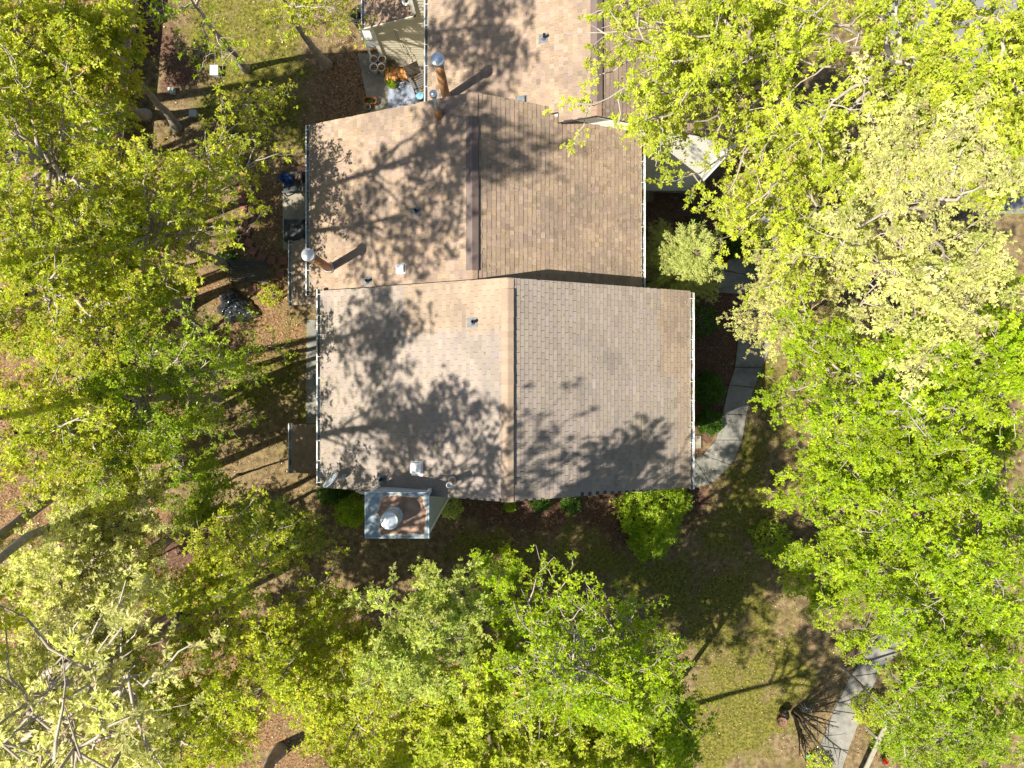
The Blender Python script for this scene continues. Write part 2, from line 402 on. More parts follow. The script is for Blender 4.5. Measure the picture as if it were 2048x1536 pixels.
def shingle_roof(sl, parent, mat, style, tintfn, rng, n_individual=0, ufn=None):
    exp = .1276 if style == 'tab' else .143
    nc = int(round(sl.D / exp)); exp = sl.D / nc
    U0, U1, V0, V1, W0, T = [], [], [], [], [], []; ind = []
    for i in range(nc):
        ulo, uhi = (0, sl.L) if ufn is None else ufn(sl.P(0, (i + .5) * exp).x)
        if style == 'tab':
            off = -(i % 2) * .1525 - rng.uniform(0, .02) + (i // 8) * .04 % .15; e = np.arange(ulo + off, uhi + .31, .305)
        else:
            w = rng.choice([.08, .11, .14, .17, .21], size=200) * rng.uniform(.8, 1.2, 200); e = ulo - .1 + np.concatenate([[0], np.cumsum(w)])
        for a, b in zip(e[:-1], e[1:]):
            a2, b2 = max(ulo, a), min(uhi, b)
            if b2 - a2 < .03: continue
            g = .0035 if style == 'tab' else .0015
            p = sl.P((a + b) / 2, i * exp)
            t = tintfn(p, rng)
            th = (.009 + rng.uniform(0, .004)) if style == 'tab' else (.010 + (.008 if rng.random() < .5 else 0))
            rec = (a2 + g, b2 - g, i * exp, (i + 1) * exp + .012, th, t)
            if n_individual and i >= nc - 17 and abs(b - a - .305) < .01 and a2 == a and b2 == b and len(ind) < n_individual: ind.append(rec); continue
            U0.append(rec[0]); U1.append(rec[1]); V0.append(rec[2]); V1.append(rec[3]); W0.append(th); T.append(t)
    V, F4, F3, T6 = tabs_np(sl, np.array(U0), np.array(U1), np.array(V0), np.array(V1), np.array(W0), np.array(T))
    o = link("shingle_field", np_mesh("shingle_field", V, [F4, F3], mat, T6), parent, True); tag(o, kind="stuff")
    if ind:
        protos = []
        Rm = Matrix((sl.u, sl.v, sl.n)).transposed()
        cl = [np.array(r[5]) for r in ind]; order = np.argsort([c.sum() for c in cl]); K = 12
        for q in range(K):
            t = cl[order[int((q + .5) / K * len(ind))]]; w = .293; h = exp + .012; th = .011
            mb = MB(); mb.add([(0, 0, th), (w, 0, th), (w, h, .001), (0, h, .001), (0, 0, -.008), (w, 0, -.008)],
                              [(0, 1, 2, 3), (4, 5, 1, 0), (0, 3, 4), (1, 5, 2)], tuple(t))
            ob = mb.build("shingle", mat, parent); protos.append(ob)
        used = [False] * K
        for rank, k in enumerate(order):
            q = min(K - 1, rank * K // len(ind)); r = ind[k]
            ob = protos[q] if not used[q] else protos[q].copy()
            if used[q]: COL.objects.link(ob)
            used[q] = True; ob.parent = parent
            ob.matrix_basis = Matrix.Translation(sl.P(r[0], r[2], 0)) @ Rm.to_4x4()
    return o
def gutter(parent, x, z, y0, y1, side, name="gutter"):
    """open trough along y; side=-1: house to the right of it"""
    mb = MB(); w = .125; h = .11; t = .006
    def bx(cx, cz, dx, dz, tint=(1, 1, 1)): mb.box((x + side * cx, (y0 + y1) / 2, z + cz), (dx, y1 - y0, dz), None, tint)
    bx(w, -h / 2, t, h); bx(w - .012, 0.004, .034, .010); bx(.0, -h / 2 + .015, t, h + .02)
    for yy in (y0, y1): mb.box((x + side * w / 2, yy, z - h / 2), (w, .006, h))
    g = mb.build(name, M_gutter, parent, True)
    m2 = MB(); m2.box((x + side * w / 2, (y0 + y1) / 2, z - h + .005), (w - .01, y1 - y0 - .01, .01)); m2.build("gutter_bottom", M_gut_in, g)
    n = int((y1 - y0) / .57); base = None
    for i in range(n):
        yy = y0 + .15 + i * (y1 - y0 - .3) / max(1, n - 1)
        if base is None:
            hb = MB(); hb.box((0, 0, 0), (w + .04, .016, .010)); base = hb.build("hanger", M_gutter, g); ob = base
        else: ob = base.copy(); COL.objects.link(ob)
        ob.location = (x + side * (w / 2 - .01), yy + random.uniform(-.03, .03), z + .012)
    return g
def wall_siding(parent, p0, p1, ztop_fn, zbot, mat, outward, exp=.19, board_parts=False, skip=0.0):
    """lap siding between two plan points; ztop_fn(t) gives the wall top at t in 0..1"""
    p0 = Vector(p0); p1 = Vector(p1); L = (p1 - p0).length; n = Vector((outward[0], outward[1], 0))
    zmax = max(ztop_fn(0), ztop_fn(1), ztop_fn(.5)); k = int((zmax - zbot) / exp) + 1; all_mb = MB()
    for i in range(k):
        z0 = zbot + i * exp; z1 = z0 + exp + .02
        ts = np.linspace(0, 1, 81); ok = [t for t in ts if ztop_fn(t) > z0 + .03]
        if not ok: continue
        t0, t1 = min(ok), max(ok)
        tt = np.linspace(t0, t1, 9); zs = [min(z1, ztop_fn(t)) for t in tt]
        V = []
        for t, zz in zip(tt, zs):
            q = p0.lerp(p1, t); V += [Vector((q.x, q.y, z0)) + n * .032, Vector((q.x, q.y, zz)) + n * (.032 - .028 * (zz - z0) / exp), Vector((q.x, q.y, z0))]
        F = []
        for a in range(8): F += [(a * 3, a * 3 + 3, a * 3 + 4, a * 3 + 1), (a * 3, a * 3 + 2, a * 3 + 5, a * 3 + 3)]
        if board_parts: MB().add(V, F).build("siding_board", mat, parent, True)
        else: all_mb.add(V, F)
    core = MB(); tt = np.linspace(0, 1, 17); V = []
    for t in tt:
        q = p0.lerp(p1, t); zt = ztop_fn(t)
        V += [Vector((q.x, q.y, zbot)), Vector((q.x, q.y, zt)), Vector((q.x, q.y, zt)) - n * .14, Vector((q.x, q.y, zbot)) - n * .14]
    F = []
    for a in range(16):
        for c in range(4): F.append((a * 4 + c, a * 4 + 4 + c, a * 4 + 4 + (c + 1) % 4, a * 4 + (c + 1) % 4))
    F += [(0, 1, 2, 3), (67, 66, 65, 64)]
    w = core.add(V, F).build("wall", mat, parent, True)
    if not board_parts and all_mb.v: tag(all_mb.build("siding", mat, w), kind="stuff")
    return w
def foundation(parent, x0, x1, y0, y1, z0=-3.6):
    mb = MB(); mb.box(((x0 + x1) / 2, (y0 + y1) / 2, (z0 + .15) / 2), (x1 - x0, y1 - y0, .15 - z0)); return mb.build("foundation", M_found, parent, True)
def boot(parent, p, sl, s=1.0, mat=None):
    """plumbing vent: lead flashing plate lying on the slope, short pipe through it"""
    Rm = Matrix((sl.u, sl.v, sl.n)).transposed().to_4x4(); T = Matrix.Translation(p + sl.n * .016) @ Rm
    mb = MB(); mb.box((0, 0, 0), (.26 * s, .30 * s, .012), None); mb.lathe((0, .02, 0), [(.085 * s, .004), (.05 * s, .10 * s)], 16)
    for i, v in enumerate(mb.v): mb.v[i] = tuple(T @ Vector(v))
    f = mb.build("vent_flashing", mat or M_lead, parent, True)
    m2 = MB(); c = T @ Vector((0, .02, 0)); m2.lathe(c, [(.042 * s, .0), (.042 * s, .25 * s), (.03 * s, .25 * s), (.03 * s, .08)], 16)
    m2.build("vent_pipe", M_blackpl, f, smooth=True)
def flue(parent, p, h, r, capr, body, capm):
    mb = MB(); mb.lathe(p, [(r, -.25), (r, h * .9)], 28); f = mb.build("flue", body, parent, True, smooth=True)
    m2 = MB(); m2.lathe(p + Vector((0, 0, .14)), [(r + .03, -.1), (r + .045, -.02), (r + .01, .03)], 28); m2.build("storm_collar", M_galv, f, smooth=True)
    m3 = MB(); m3.lathe(p + Vector((0, 0, h)), [(r * 1.02, -.12), (r * .9, -.06), (r * .9, -.05), (capr, -.05), (capr, .05), (capr * .9, .065), (capr * .86, .06), (capr * .8, .07), (0.0001, .085)], 32)
    m3.build("flue_cap", capm, f, smooth=True)
    return f

# --- front house (grey-tan three tab roof)
rngA = np.random.default_rng(11)
A = dict(xL=-5.83, zL=5.62, xr=-.12, zr=8.44, xR=5.43, zR=5.62, y0=-3.15, y1=2.84)
hA = thing("townhouse", (0, 0, 0), "townhouse with the pale grey tan roof, a satellite dish and a rusty capped chimney", "house")
rA = bpy.data.objects.new("roof", None); COL.objects.link(rA); rA.parent = hA
AL = Slope(A['xL'], A['zL'], A['xr'], A['zr'], A['y0'], A['y1']); AR = Slope(A['xR'], A['zR'], A['xr'], A['zr'], A['y0'], A['y1'])
deck(AL, rA); deck(AR, rA)
def tintA(p, rng):
    k = rng.normal(1, .055); c = np.array([1, 1, 1.0])
    if p.x < 0 and p.y > 1.45 and p.x > -3.2: c = np.array([1.1, 1.0, .86])
    elif p.x > 4.3 + .2 * rng.random() and p.y > .3: c = np.array([1.08, .98, .86])
    elif p.x > 5.0: c = np.array([1.05, .97, .88])
    else: c = c * np.array([1, 1 + rng.normal(0, .012), 1 + rng.normal(0, .03)])
    if rng.random() < .06: k *= rng.uniform(.84, .93)
    return c * k
shingle_roof(AL, rA, M_shA, 'tab', tintA, rngA); shingle_roof(AR, rA, M_shA, 'tab', tintA, rngA, 300)
def ridge_caps(parent, xr, zr, y0, y1, half, slope, lift, mat, rng, col, step=.16):
    base = []
    for q in range(5):
        t = np.array(col) * rng.normal(1, .06); mb = MB(); ang = math.atan(slope) * .75
        V = []; L = step * 1.25
        for (yy, w) in ((0, .022), (L, .004)):
            for s_ in (-1, -.12, .12, 1):
                V.append((s_ * half, yy, w + (half - abs(s_) * half) * math.tan(ang)))
        for s_ in (-1, 1): V += [(s_ * half, 0, -.008), (s_ * half, L, -.02)]
        V += [(-.12 * half, 0, .03), (.12 * half, 0, .03)]
        mb.add(V, [(0, 1, 5, 4), (1, 2, 6, 5), (2, 3, 7, 6), (0, 4, 9, 8), (3, 10, 11, 7), (0, 8, 12, 1), (1, 12, 13, 2), (2, 13, 10, 3)], tuple(t))
        base.append(mb.build("ridge_shingle", mat, parent)); base[-1].location = (xr, y0 + q * step, zr + lift)
    n = int((y1 - y0 - .05) / step)
    for i in range(5, n):
        ob = base[int(rng.integers(5))].copy(); COL.objects.link(ob); ob.location = (xr + rng.normal(0, .003), y0 + i * step, zr + lift)
ridge_caps(rA, A['xr'], A['zr'], A['y0'], A['y1'], .165, .5, -.055, M_shA, rngA, (1.14, 1.01, .87))
mb = MB()
for s in (-1, 1): mb.box((A['xr'] + s * .14, -.12, A['zr'] - .055), (.03, 5.25, .05), Matrix.Rotation(s * .45, 3, 'Y'))
mb.build("ridge_vent", M_blackpl, rA)
ridge_caps(rA, A['xr'], A['zr'] + .055, A['y0'] + .42, A['y1'] - .3, .165, .5, -.055, M_shA, rngA, (1.14, 1.01, .87), .18)
# repair strip, two raised columns of shingles
for dx in (0, .105):
    for k in range(3):
        p = on_plane(1278 + dx * 75, 893 - k * 21, lambda x: A['zr'] - .512 * (x - A['xr']))
        mb = MB(); Rm = Matrix((AR.u, AR.v, AR.n)).transposed(); t = random.uniform(.95, 1.2)
        mb.box((0, 0, 0), (.295, .10, .012), Rm, (t, t * .98, t * .9)); ob = mb.build("repair_shingle", M_shA, rA); ob.location = p + AR.n * .03 + Vector((0, .14, 0))
def rake(parent, sl, u, v0=0.0, mat=None):
    MB().bar(sl.P(u, v0 + .02, -.115), sl.P(u, sl.D - .02, -.115), .025, .15, up=sl.n).build("rake_board", mat or M_white, parent, True)
for sl in (AL, AR):
    for u in (.05, sl.L - .05): rake(hA, sl, u)
gutter(hA, A['xL'], A['zL'] + .0, 2.91 - 6.03, 2.9, -1); gutter(hA, A['xR'], A['zR'], -3.2, 2.78, 1)
wA = (-5.45, 5.05, -2.86, 2.55)
def gab(a): return lambda t: (lambda x: (a['zL'] + (x - a['xL']) * (a['zr'] - a['zL']) / (a['xr'] - a['xL']) if x < a['xr'] else a['zR'] + (a['xR'] - x) * (a['zr'] - a['zR']) / (a['xR'] - a['xr'])) - .13)(a['w'][0] + (a['w'][1] - a['w'][0]) * t)
A['w'] = wA
foundation(hA, *wA)
wall_siding(hA, (wA[0], wA[2], 0), (wA[1], wA[2], 0), gab(A), .1, M_siding_g, (0, -1)); wall_siding(hA, (wA[0], wA[3], 0), (wA[1], wA[3], 0), gab(A), .1, M_siding_g, (0, 1))
wall_siding(hA, (wA[0], wA[2], 0), (wA[0], wA[3], 0), lambda t: 5.55, .1, M_siding_g, (-1, 0)); wall_siding(hA, (wA[1], wA[2], 0), (wA[1], wA[3], 0), lambda t: 5.55, -2.0, M_siding_g, (1, 0))
fA_L = lambda x: A['zL'] + (x - A['xL']) * (A['zr'] - A['zL']) / (A['xr'] - A['xL']); fA_R = lambda x: A['zR'] + (A['xR'] - x) * (A['zr'] - A['zR']) / (A['xR'] - A['xr'])
boot(hA, on_plane(945, 645, fA_L), AL); boot(hA, on_plane(763, 957, fA_L), AL)
# white box vent
p = on_plane(835, 937, fA_L); Rm = Matrix((AL.u, AL.v, AL.n)).transposed()
mb = MB(); mb.box(p + AL.n * .02, (.42, .40, .012), Rm); mb.box(p + AL.n * .085 + AL.u * .02 + AL.v * .03, (.30, .36, .13), Rm); mb.build("box_vent", M_white, hA, True, bevel=.012)
flue(hA, on_plane(905, 960, fA_L), 1.0, .078, .001, M_flue, M_galv)
p = on_plane(905, 960, fA_L)
mb = MB(); mb.lathe(p, [(.083, .93), (.083, 1.06), (.068, 1.06), (.068, .7)], 24); mb.build("flue_mouth", M_galv2, hA, True, smooth=True)
# chimney chase
ch = MB(); cx0, cx1, cy0, cy1 = -3.86, -2.30, -4.05, -2.98; zc_ = 8.3
mb = MB(); mb.box(((cx0 + cx1) / 2, (cy0 + cy1) / 2, (zc_ - 1.2) / 2), (cx1 - cx0, cy1 - cy0, zc_ + 1.2 - .02)); chase = mb.build("chimney_chase", M_chase, hA, True)
for (x, y) in ((cx0, cy0), (cx1, cy0), (cx0, cy1), (cx1, cy1)): MB().box((x, y, zc_ / 2), (.10, .10, zc_ - .05)).build("corner_board", M_white, chase)
nxc, nyc = 40, 28; Vc = []; Tc = []
for j in range(nyc + 1):
    for i in range(nxc + 1):
        a, b = i / nxc, j / nyc; d = min(a, 1 - a) * 1.68; e = min(b, 1 - b) * 1.14
        Vc.append((cx0 - .06 + a * (cx1 - cx0 + .12), cy0 - .06 + b * (cy1 - cy0 + .12), zc_ + .02 + .03 * min(1, min(d, e) / .3)))
        lx = min((a - .14) * 1.68, (1.02 - a) * 1.68); lk = min(1, max(0, lx / .24)) * min(1, max(0, (e - .0) / .15)); Tc.append((lk * .62 - .14, 0, 0))
Ic = np.arange((nxc + 1) * (nyc + 1)).reshape(nyc + 1, nxc + 1)
capo = link("chase_cap", np_mesh("chase_cap", np.array(Vc), [np.stack([Ic[:-1, :-1], Ic[:-1, 1:], Ic[1:, 1:], Ic[1:, :-1]], -1).reshape(-1, 4)], M_rust, np.array(Tc), True), chase)
mb = MB(); X0, X1, Y0, Y1 = cx0 - .07, cx1 + .07, cy0 - .07, cy1 + .07
for a, b in (((X0, Y0), (X1, Y0)), ((X0, Y1), (X1, Y1))): mb.box(((a[0] + b[0]) / 2, a[1], zc_ - .02), (X1 - X0 + .03, .025, .12))
for x in (X0, X1): mb.box((x, (Y0 + Y1) / 2, zc_ - .02), (.025, Y1 - Y0 - .03, .12))
mb.build("cap_flange", mk("flange_blue_grey", (.26, .32, .36), .5, .15, 5), chase)
pc = W(788, 1031, zc_ + .05)
mb = MB(); mb.lathe(pc, [(.26, 0), (.23, .06), (.20, .08), (.20, .42), (.245, .44), (.245, .54), (.20, .56), (.20, .62)], 32); pp = mb.build("chimney_pipe", M_galv2, chase, smooth=True)
mb = MB(); mb.lathe(pc, [(.16, .62), (.16, .66), (.235, .66), (.24, .76), (.22, .785), (.20, .78), (.17, .79), (.0001, .82)], 32); mb.build("pipe_cap", M_galv, chase, smooth=True)
# rear lean-to of the front house
def lean_to(parent, x0, z0, x1, z1, y0, y1, mat, rng, tintf, wallm, shrink=.2):
    sl = Slope(x0, z0, x1, z1, y0, y1); deck(sl, parent); shingle_roof(sl, parent, mat, 'lam', tintf, rng)
    gutter(parent, x0, z0, y0 - .02, y1 + .02, -1)
    f = lambda t: z0 + t * (z1 - z0) - .12
    xa = x0 + shrink; fa = lambda t: z0 + (xa - x0 + t * (x1 - xa)) / (x1 - x0) * (z1 - z0) - .12
    wall_siding(parent, (xa, y0 + shrink, 0), (x1, y0 + shrink, 0), fa, 0, wallm, (0, -1)); wall_siding(parent, (xa, y1 - shrink, 0), (x1, y1 - shrink, 0), fa, 0, wallm, (0, 1))
    wall_siding(parent, (xa, y0 + shrink, 0), (xa, y1 - shrink, 0), lambda t: fa(0), 0, wallm, (-1, 0))
    return sl
def tintB(p, rng):
    k = rng.normal(1, .095); return np.array([1, 1 + rng.normal(0, .018), 1 + rng.normal(0, .045)]) * max(.7, k)
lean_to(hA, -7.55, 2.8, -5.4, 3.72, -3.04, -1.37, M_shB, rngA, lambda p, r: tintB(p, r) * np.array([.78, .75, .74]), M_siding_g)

# --- middle house (brown laminated roof)
rngB = np.random.default_rng(12)
B = dict(xL=-6.33, zL=5.02, xr=-1.1, zr=7.62, xR=4.04, zR=5.05, y0=2.75, y1=8.11, w=(-5.95, 3.7, 2.95, 7.82))
hB = thing("townhouse", (-1, 5.4, 0), "townhouse with the warm brown roof and tall orange flue, squeezed between its two neighbours", "house")
rB = bpy.data.objects.new("roof", None); COL.objects.link(rB); rB.parent = hB; rB.matrix_parent_inverse = Matrix.Translation((1, -5.4, 0))
BL = Slope(B['xL'], B['zL'], B['xr'], B['zr'], B['y0'], B['y1']); BR = Slope(B['xR'], B['zR'], B['xr'], B['zr'], B['y0'], B['y1'])
BRd = Slope(B['xR'], B['zR'], B['xr'], B['zr'], B['y0'], 7.86)
deck(BL, rB); deck(BRd, rB)
mb = MB(); q0 = BR.P(5.12, BR.D - 2.75, -.012); q1 = BR.P(5.12, BR.D, -.012); q2 = BR.P(5.36, BR.D, -.012); q3 = BR.P(5.36, BR.D - 2.75, -.012)
mb.add([q0, q1, q2, q3] + [q - Vector((0, 0, .1)) for q in (q0, q1, q2, q3)], [(0, 1, 2, 3), (4, 7, 6, 5), (0, 4, 5, 1), (1, 5, 6, 2), (2, 6, 7, 3), (3, 7, 4, 0)]); mb.build("roof_overhang", M_deck, rB)
shingle_roof(BL, rB, M_shB, 'lam', tintB, rngB)
shingle_roof(BR, rB, M_shB, 'lam', tintB, rngB, ufn=lambda x: (0, 5.11) if x > 1.4 else (0, 5.36))
ridge_caps(rB, B['xr'], B['zr'], B['y0'], B['y1'], .15, .49, -.05, M_shB, rngB, (.95, .92, .92))
mb = MB()
for s in (-1, 1):
    mb.add([(B['xr'], 3.15, B['zr'] + .075), (B['xr'] + s * .165, 3.15, B['zr'] - .0), (B['xr'] + s * .165, 7.42, B['zr'] - .0), (B['xr'], 7.42, B['zr'] + .075)], [(0, 1, 2, 3)])
    mb.box((B['xr'] + s * .165, 5.285, B['zr'] - .022), (.008, 4.27, .045))
mb.build("ridge_vent", M_vent_strip, rB)
mb = MB()
for s in (-1, 1): mb.box((B['xr'] + s * .162, 5.285, B['zr'] - .065), (.025, 4.25, .055))
mb.build("ridge_vent_gap", M_blackpl, rB)
gutter(hB, B['xL'], B['zL'], 2.77, 8.1, -1); gutter(hB, B['xR'], B['zR'], 2.72, 7.8, 1)
rake(hB, BL, BL.L - .05)
wB = B['w']; foundation(hB, *wB)
wall_siding(hB, (wB[0], wB[3], 0), (wB[1], wB[3], 0), gab(B), .1, M_siding, (0, 1))
wall_siding(hB, (wB[0], wB[2], 0), (wB[0], wB[3], 0), lambda t: 4.95, .1, M_siding, (-1, 0)); wall_siding(hB, (wB[1], wB[2], 0), (wB[1], wB[3], 0), lambda t: 4.95, -2.0, M_siding, (1, 0))
wall_siding(hB, (wB[0], wB[2], 0), (-5.5, wB[2], 0), lambda t: 5.0, .1, M_siding_g, (0, -1))
fB_L = lambda x: B['zL'] + (x - B['xL']) * (B['zr'] - B['zL']) / (B['xr'] - B['xL'])
flue(hB, on_plane(659, 537, fB_L), 2.35, .125, .185, M_flue, M_galv2)
p = on_plane(878, 230, fB_L); flue(hB, p, 1.5, .055, .10, M_galv, M_galv); mb = MB(); mb.lathe(p, [(.16, -.15), (.11, .25), (.10, .42), (.07, .44)], 24); mb.build("flue_base", M_flue, hB, True, smooth=True)
boot(hB, on_plane(832, 424, fB_L), BL); boot(hB, on_plane(735, 563, fB_L), BL)
p = on_plane(803, 538, fB_L); Rm = Matrix((BL.u, BL.v, BL.n)).transposed()
mb = MB(); mb.box(p + BL.n * .02, (.30, .32, .012), Rm); mb.box(p + BL.n * .06, (.22, .28, .08), Rm); mb.build("box_vent", M_galv2, hB, True, bevel=.012)
lean_to(hB, -7.55, 2.8, -5.95, 3.55, 2.70, 4.90, M_shB, rngB, tintB, M_siding_g)

# --- back house
rngC = np.random.default_rng(13)
C = dict(xL=-2.66, zL=4.7, xr=2.4, zr=7.19, xR=7.55, zR=4.7, y0=7.6, y1=13.6, w=(-2.35, 7.2, 7.86, 13.3))
hC = thing("townhouse", (2.4, 10.6, 0), "cream sided townhouse with brown roof, half hidden under the bright tree canopy", "house")
rC = bpy.data.objects.new("roof", None); COL.objects.link(rC); rC.parent = hC; rC.matrix_parent_inverse = Matrix.Translation((-2.4, -10.6, 0))
CLs = Slope(C['xL'], C['zL'], C['xr'], C['zr'], C['y0'], C['y1']); CRs = Slope(C['xR'], C['zR'], C['xr'], C['zr'], C['y0'], C['y1'])
CLd = Slope(C['xL'], C['zL'], C['xr'], C['zr'], 7.9, C['y1']); deck(CLd, rC); deck(CRs, rC)
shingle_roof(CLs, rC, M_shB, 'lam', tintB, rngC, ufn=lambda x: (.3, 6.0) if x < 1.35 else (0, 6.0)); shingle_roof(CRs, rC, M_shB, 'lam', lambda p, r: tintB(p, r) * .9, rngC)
q0 = CLs.P(0, CLs.D - 1.2, -.012); q1 = CLs.P(0, CLs.D, -.012); q2 = CLs.P(.3, CLs.D, -.012); q3 = CLs.P(.3, CLs.D - 1.2, -.012)
mb = MB(); mb.add([q0, q1, q2, q3] + [q - Vector((0, 0, .1)) for q in (q0, q1, q2, q3)], [(0, 1, 2, 3), (4, 7, 6, 5), (0, 4, 5, 1), (1, 5, 6, 2), (2, 6, 7, 3), (3, 7, 4, 0)]); mb.build("roof_overhang", M_deck, rC)
ridge_caps(rC, C['xr'], C['zr'], C['y0'], C['y1'], .15, .49, -.05, M_shB, rngC, (.9, .82, .8))
mb = MB()
for s in (-1, 1):
    mb.add([(C['xr'], 8.0, C['zr'] + .075), (C['xr'] + s * .165, 8.0, C['zr']), (C['xr'] + s * .165, 13.2, C['zr']), (C['xr'], 13.2, C['zr'] + .075)], [(0, 1, 2, 3)])
mb.build("ridge_vent", M_vent_strip, rC)
mb = MB()
for s in (-1, 1): mb.box((C['xr'] + s * .155, 10.6, C['zr'] - .05), (.02, 5.2, .08))
mb.build("ridge_vent_gap", M_blackpl, rC)
rake(hC, CRs, .04); rake(hC, CLs, .04, CLs.D - 1.15)
gutter(hC, C['xL'], C['zL'], 8.0, 13.5, -1); gutter(hC, C['xR'], C['zR'], 7.6, 13.5, 1)
wC = C['w']
mb = MB(); mb.box(((wC[0] + wC[1]) / 2, (wC[2] + wC[3]) / 2, -1.9), (wC[1] - wC[0], wC[3] - wC[2] - .02, 3.4)); mb.build("foundation", M_found, hC, True)
gC = gab(C); wall_siding(hC, (wC[0], wC[2], 0), (wC[1], wC[2], 0), lambda t: gC(t) - .05, -1.75, M_siding_w, (0, -1), .2)
wall_siding(hC, (wC[0], wC[2], 0), (wC[0], wC[3], 0), lambda t: 4.65, .0, M_siding, (-1, 0)); wall_siding(hC, (wC[1], wC[2], 0), (wC[1], wC[3], 0), lambda t: 4.65, -1.75, M_siding, (1, 0))
mb = MB(); mb.box((wC[1] + .02, wC[2] - .02, 1.5), (.13, .13, 6.5)); mb.build("corner_board", M_white, hC, True)
mb = MB(); pd = (wC[1] + .12, wC[2] - .08); mb.tube([(pd[0] + .2, pd[1], 4.7), (pd[0], pd[1], 4.4), (pd[0], pd[1], -2.0), (pd[0], pd[1] - .3, -2.2)], .04, 8); mb.build("downspout", M_white, hC, True)
fC_L = lambda x: C['zL'] + (x - C['xL']) * (C['zr'] - C['zL']) / (C['xr'] - C['xL'])
boot(hC, on_plane(1087, 77, fC_L), CLs)
flue(hC, on_plane(893, 197, fC_L), 2.75, .13, .19, M_flue, M_galv)
p = on_plane(1043, 204, fC_L); Rm = Matrix((CLs.u, CLs.v, CLs.n)).transposed()
mb = MB(); mb.box(p + CLs.n * .06, (.28, .3, .1), Rm); mb.box(p + CLs.n * .015, (.36, .36, .012), Rm); mb.build("box_vent", M_lead, hC, True, bevel=.012)
# rear wing: tall strip of wall plus lean-to in front of it
yw = 12.35; mbw = bpy.data.objects.new("rear_wing", None); COL.objects.link(mbw); mbw.parent = hC; mbw.matrix_parent_inverse = Matrix.Translation((-2.4, -10.6, 0))
wx0, wxm, wx1 = -4.88, -3.25, -2.35
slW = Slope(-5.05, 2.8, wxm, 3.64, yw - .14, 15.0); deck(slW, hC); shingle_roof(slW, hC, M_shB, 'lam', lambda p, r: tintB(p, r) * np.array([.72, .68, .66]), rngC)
gutter(hC, -5.05, 2.8, yw - .16, 15.0, -1)
wall_siding(mbw, (wx0, yw, 0), (wxm, yw, 0), lambda t: 2.8 + (wx0 + 5.05 + t * (wxm - wx0)) / 1.8 * .84 - .12, .0, M_siding, (0, -1), .19, True)
wall_siding(mbw, (wxm, yw, 0), (wx1, yw, 0), lambda t: 4.72, .0, M_siding, (0, -1), .19, True)
wall_siding(mbw, (wxm, yw, 0), (wxm, 15, 0), lambda t: 4.72, 3.0, M_siding, (-1, 0), .19)
wall_siding(mbw, (wx0, yw, 0), (wx0, 15, 0), lambda t: 2.75, 0, M_siding, (-1, 0), .19)
MB().box((wx0, yw - .02, 1.36), (.13, .11, 2.7)).build("corner_board", M_siding_w, hC, True); MB().box((wxm, yw - .02, 4.2), (.13, .13, 1.15)).build("corner_board", M_siding_w, hC, True)
mb = MB(); mb.bar((-5.05, yw - .15, 2.74), (wxm, yw - .15, 3.58), .03, .15, up=(0, -.1, 1)); mb.build("rake_board", M_siding, hC, True)
mb = MB(); mb.tube([(wxm - .10, 14.8, 3.78), (wxm - .10, 12.75, 3.74), (wxm - .13, 12.62, 3.72), (wxm - .22, 12.56, 3.69), (wxm - .32, 12.6, 3.64), (wxm - .37, 12.72, 3.61)], .05, 8); mb.build("downspout", M_white, hC, True, smooth=True)
mb = MB(); mb.tube([(-5.25, 12.3, 2.72), (-5.25, 12.25, 2.6), (-5.3, 12.3, .15)], .04, 8); mb.build("downspout", M_white, hC, True)

# ------------------------------------------------------------------ satellite dish on the front roof
pb = on_plane(690, 953, fA_L)
dish = thing("satellite_dish", pb, "grey satellite dish on the corner of the grey tan roof", "satellite dish")
mb = MB(); mb.box((0, 0, .02), (.18, .14, .02)); mb.tube([(0, 0, 0), (0, 0, .30), (-.10, -.02, .42)], .025, 10); mb.build("mast", M_galv2, dish, smooth=True)
nrm = Vector((-.62, .70, .36)).normalized(); cdd = Vector((-.30, -.05, .46)); Md = nrm.to_track_quat('Z', 'Y').to_matrix()
mb = MB(); mb.lathe(cdd, [(.0001, -.06), (.12, -.05), (.24, -.015), (.30, .02), (.295, .03), (.23, -.0), (.12, -.035), (.0001, -.045)], 28, M=Md); mb.build("reflector", mk("dish_grey", (.42, .48, .52), .45, .06, 4), dish, smooth=True)
mb = MB(); tipp = cdd + nrm * .42 + Vector((0, 0, -.10)); mb.tube([cdd + Vector((0, 0, -.24)), tipp], .017, 8); mb.tube([tipp - nrm * .02, tipp - nrm * .12], .035, 10); mb.build("receiver_arm", M_galv2, dish)
mb = MB(); mb.tube([(0, 0, .03), (.02, -.14, .04), (-.03, -.26, 0.03), (-.10, -.30, 0.0)], .006, 6); mb.build("cable", M_blackpl, dish)

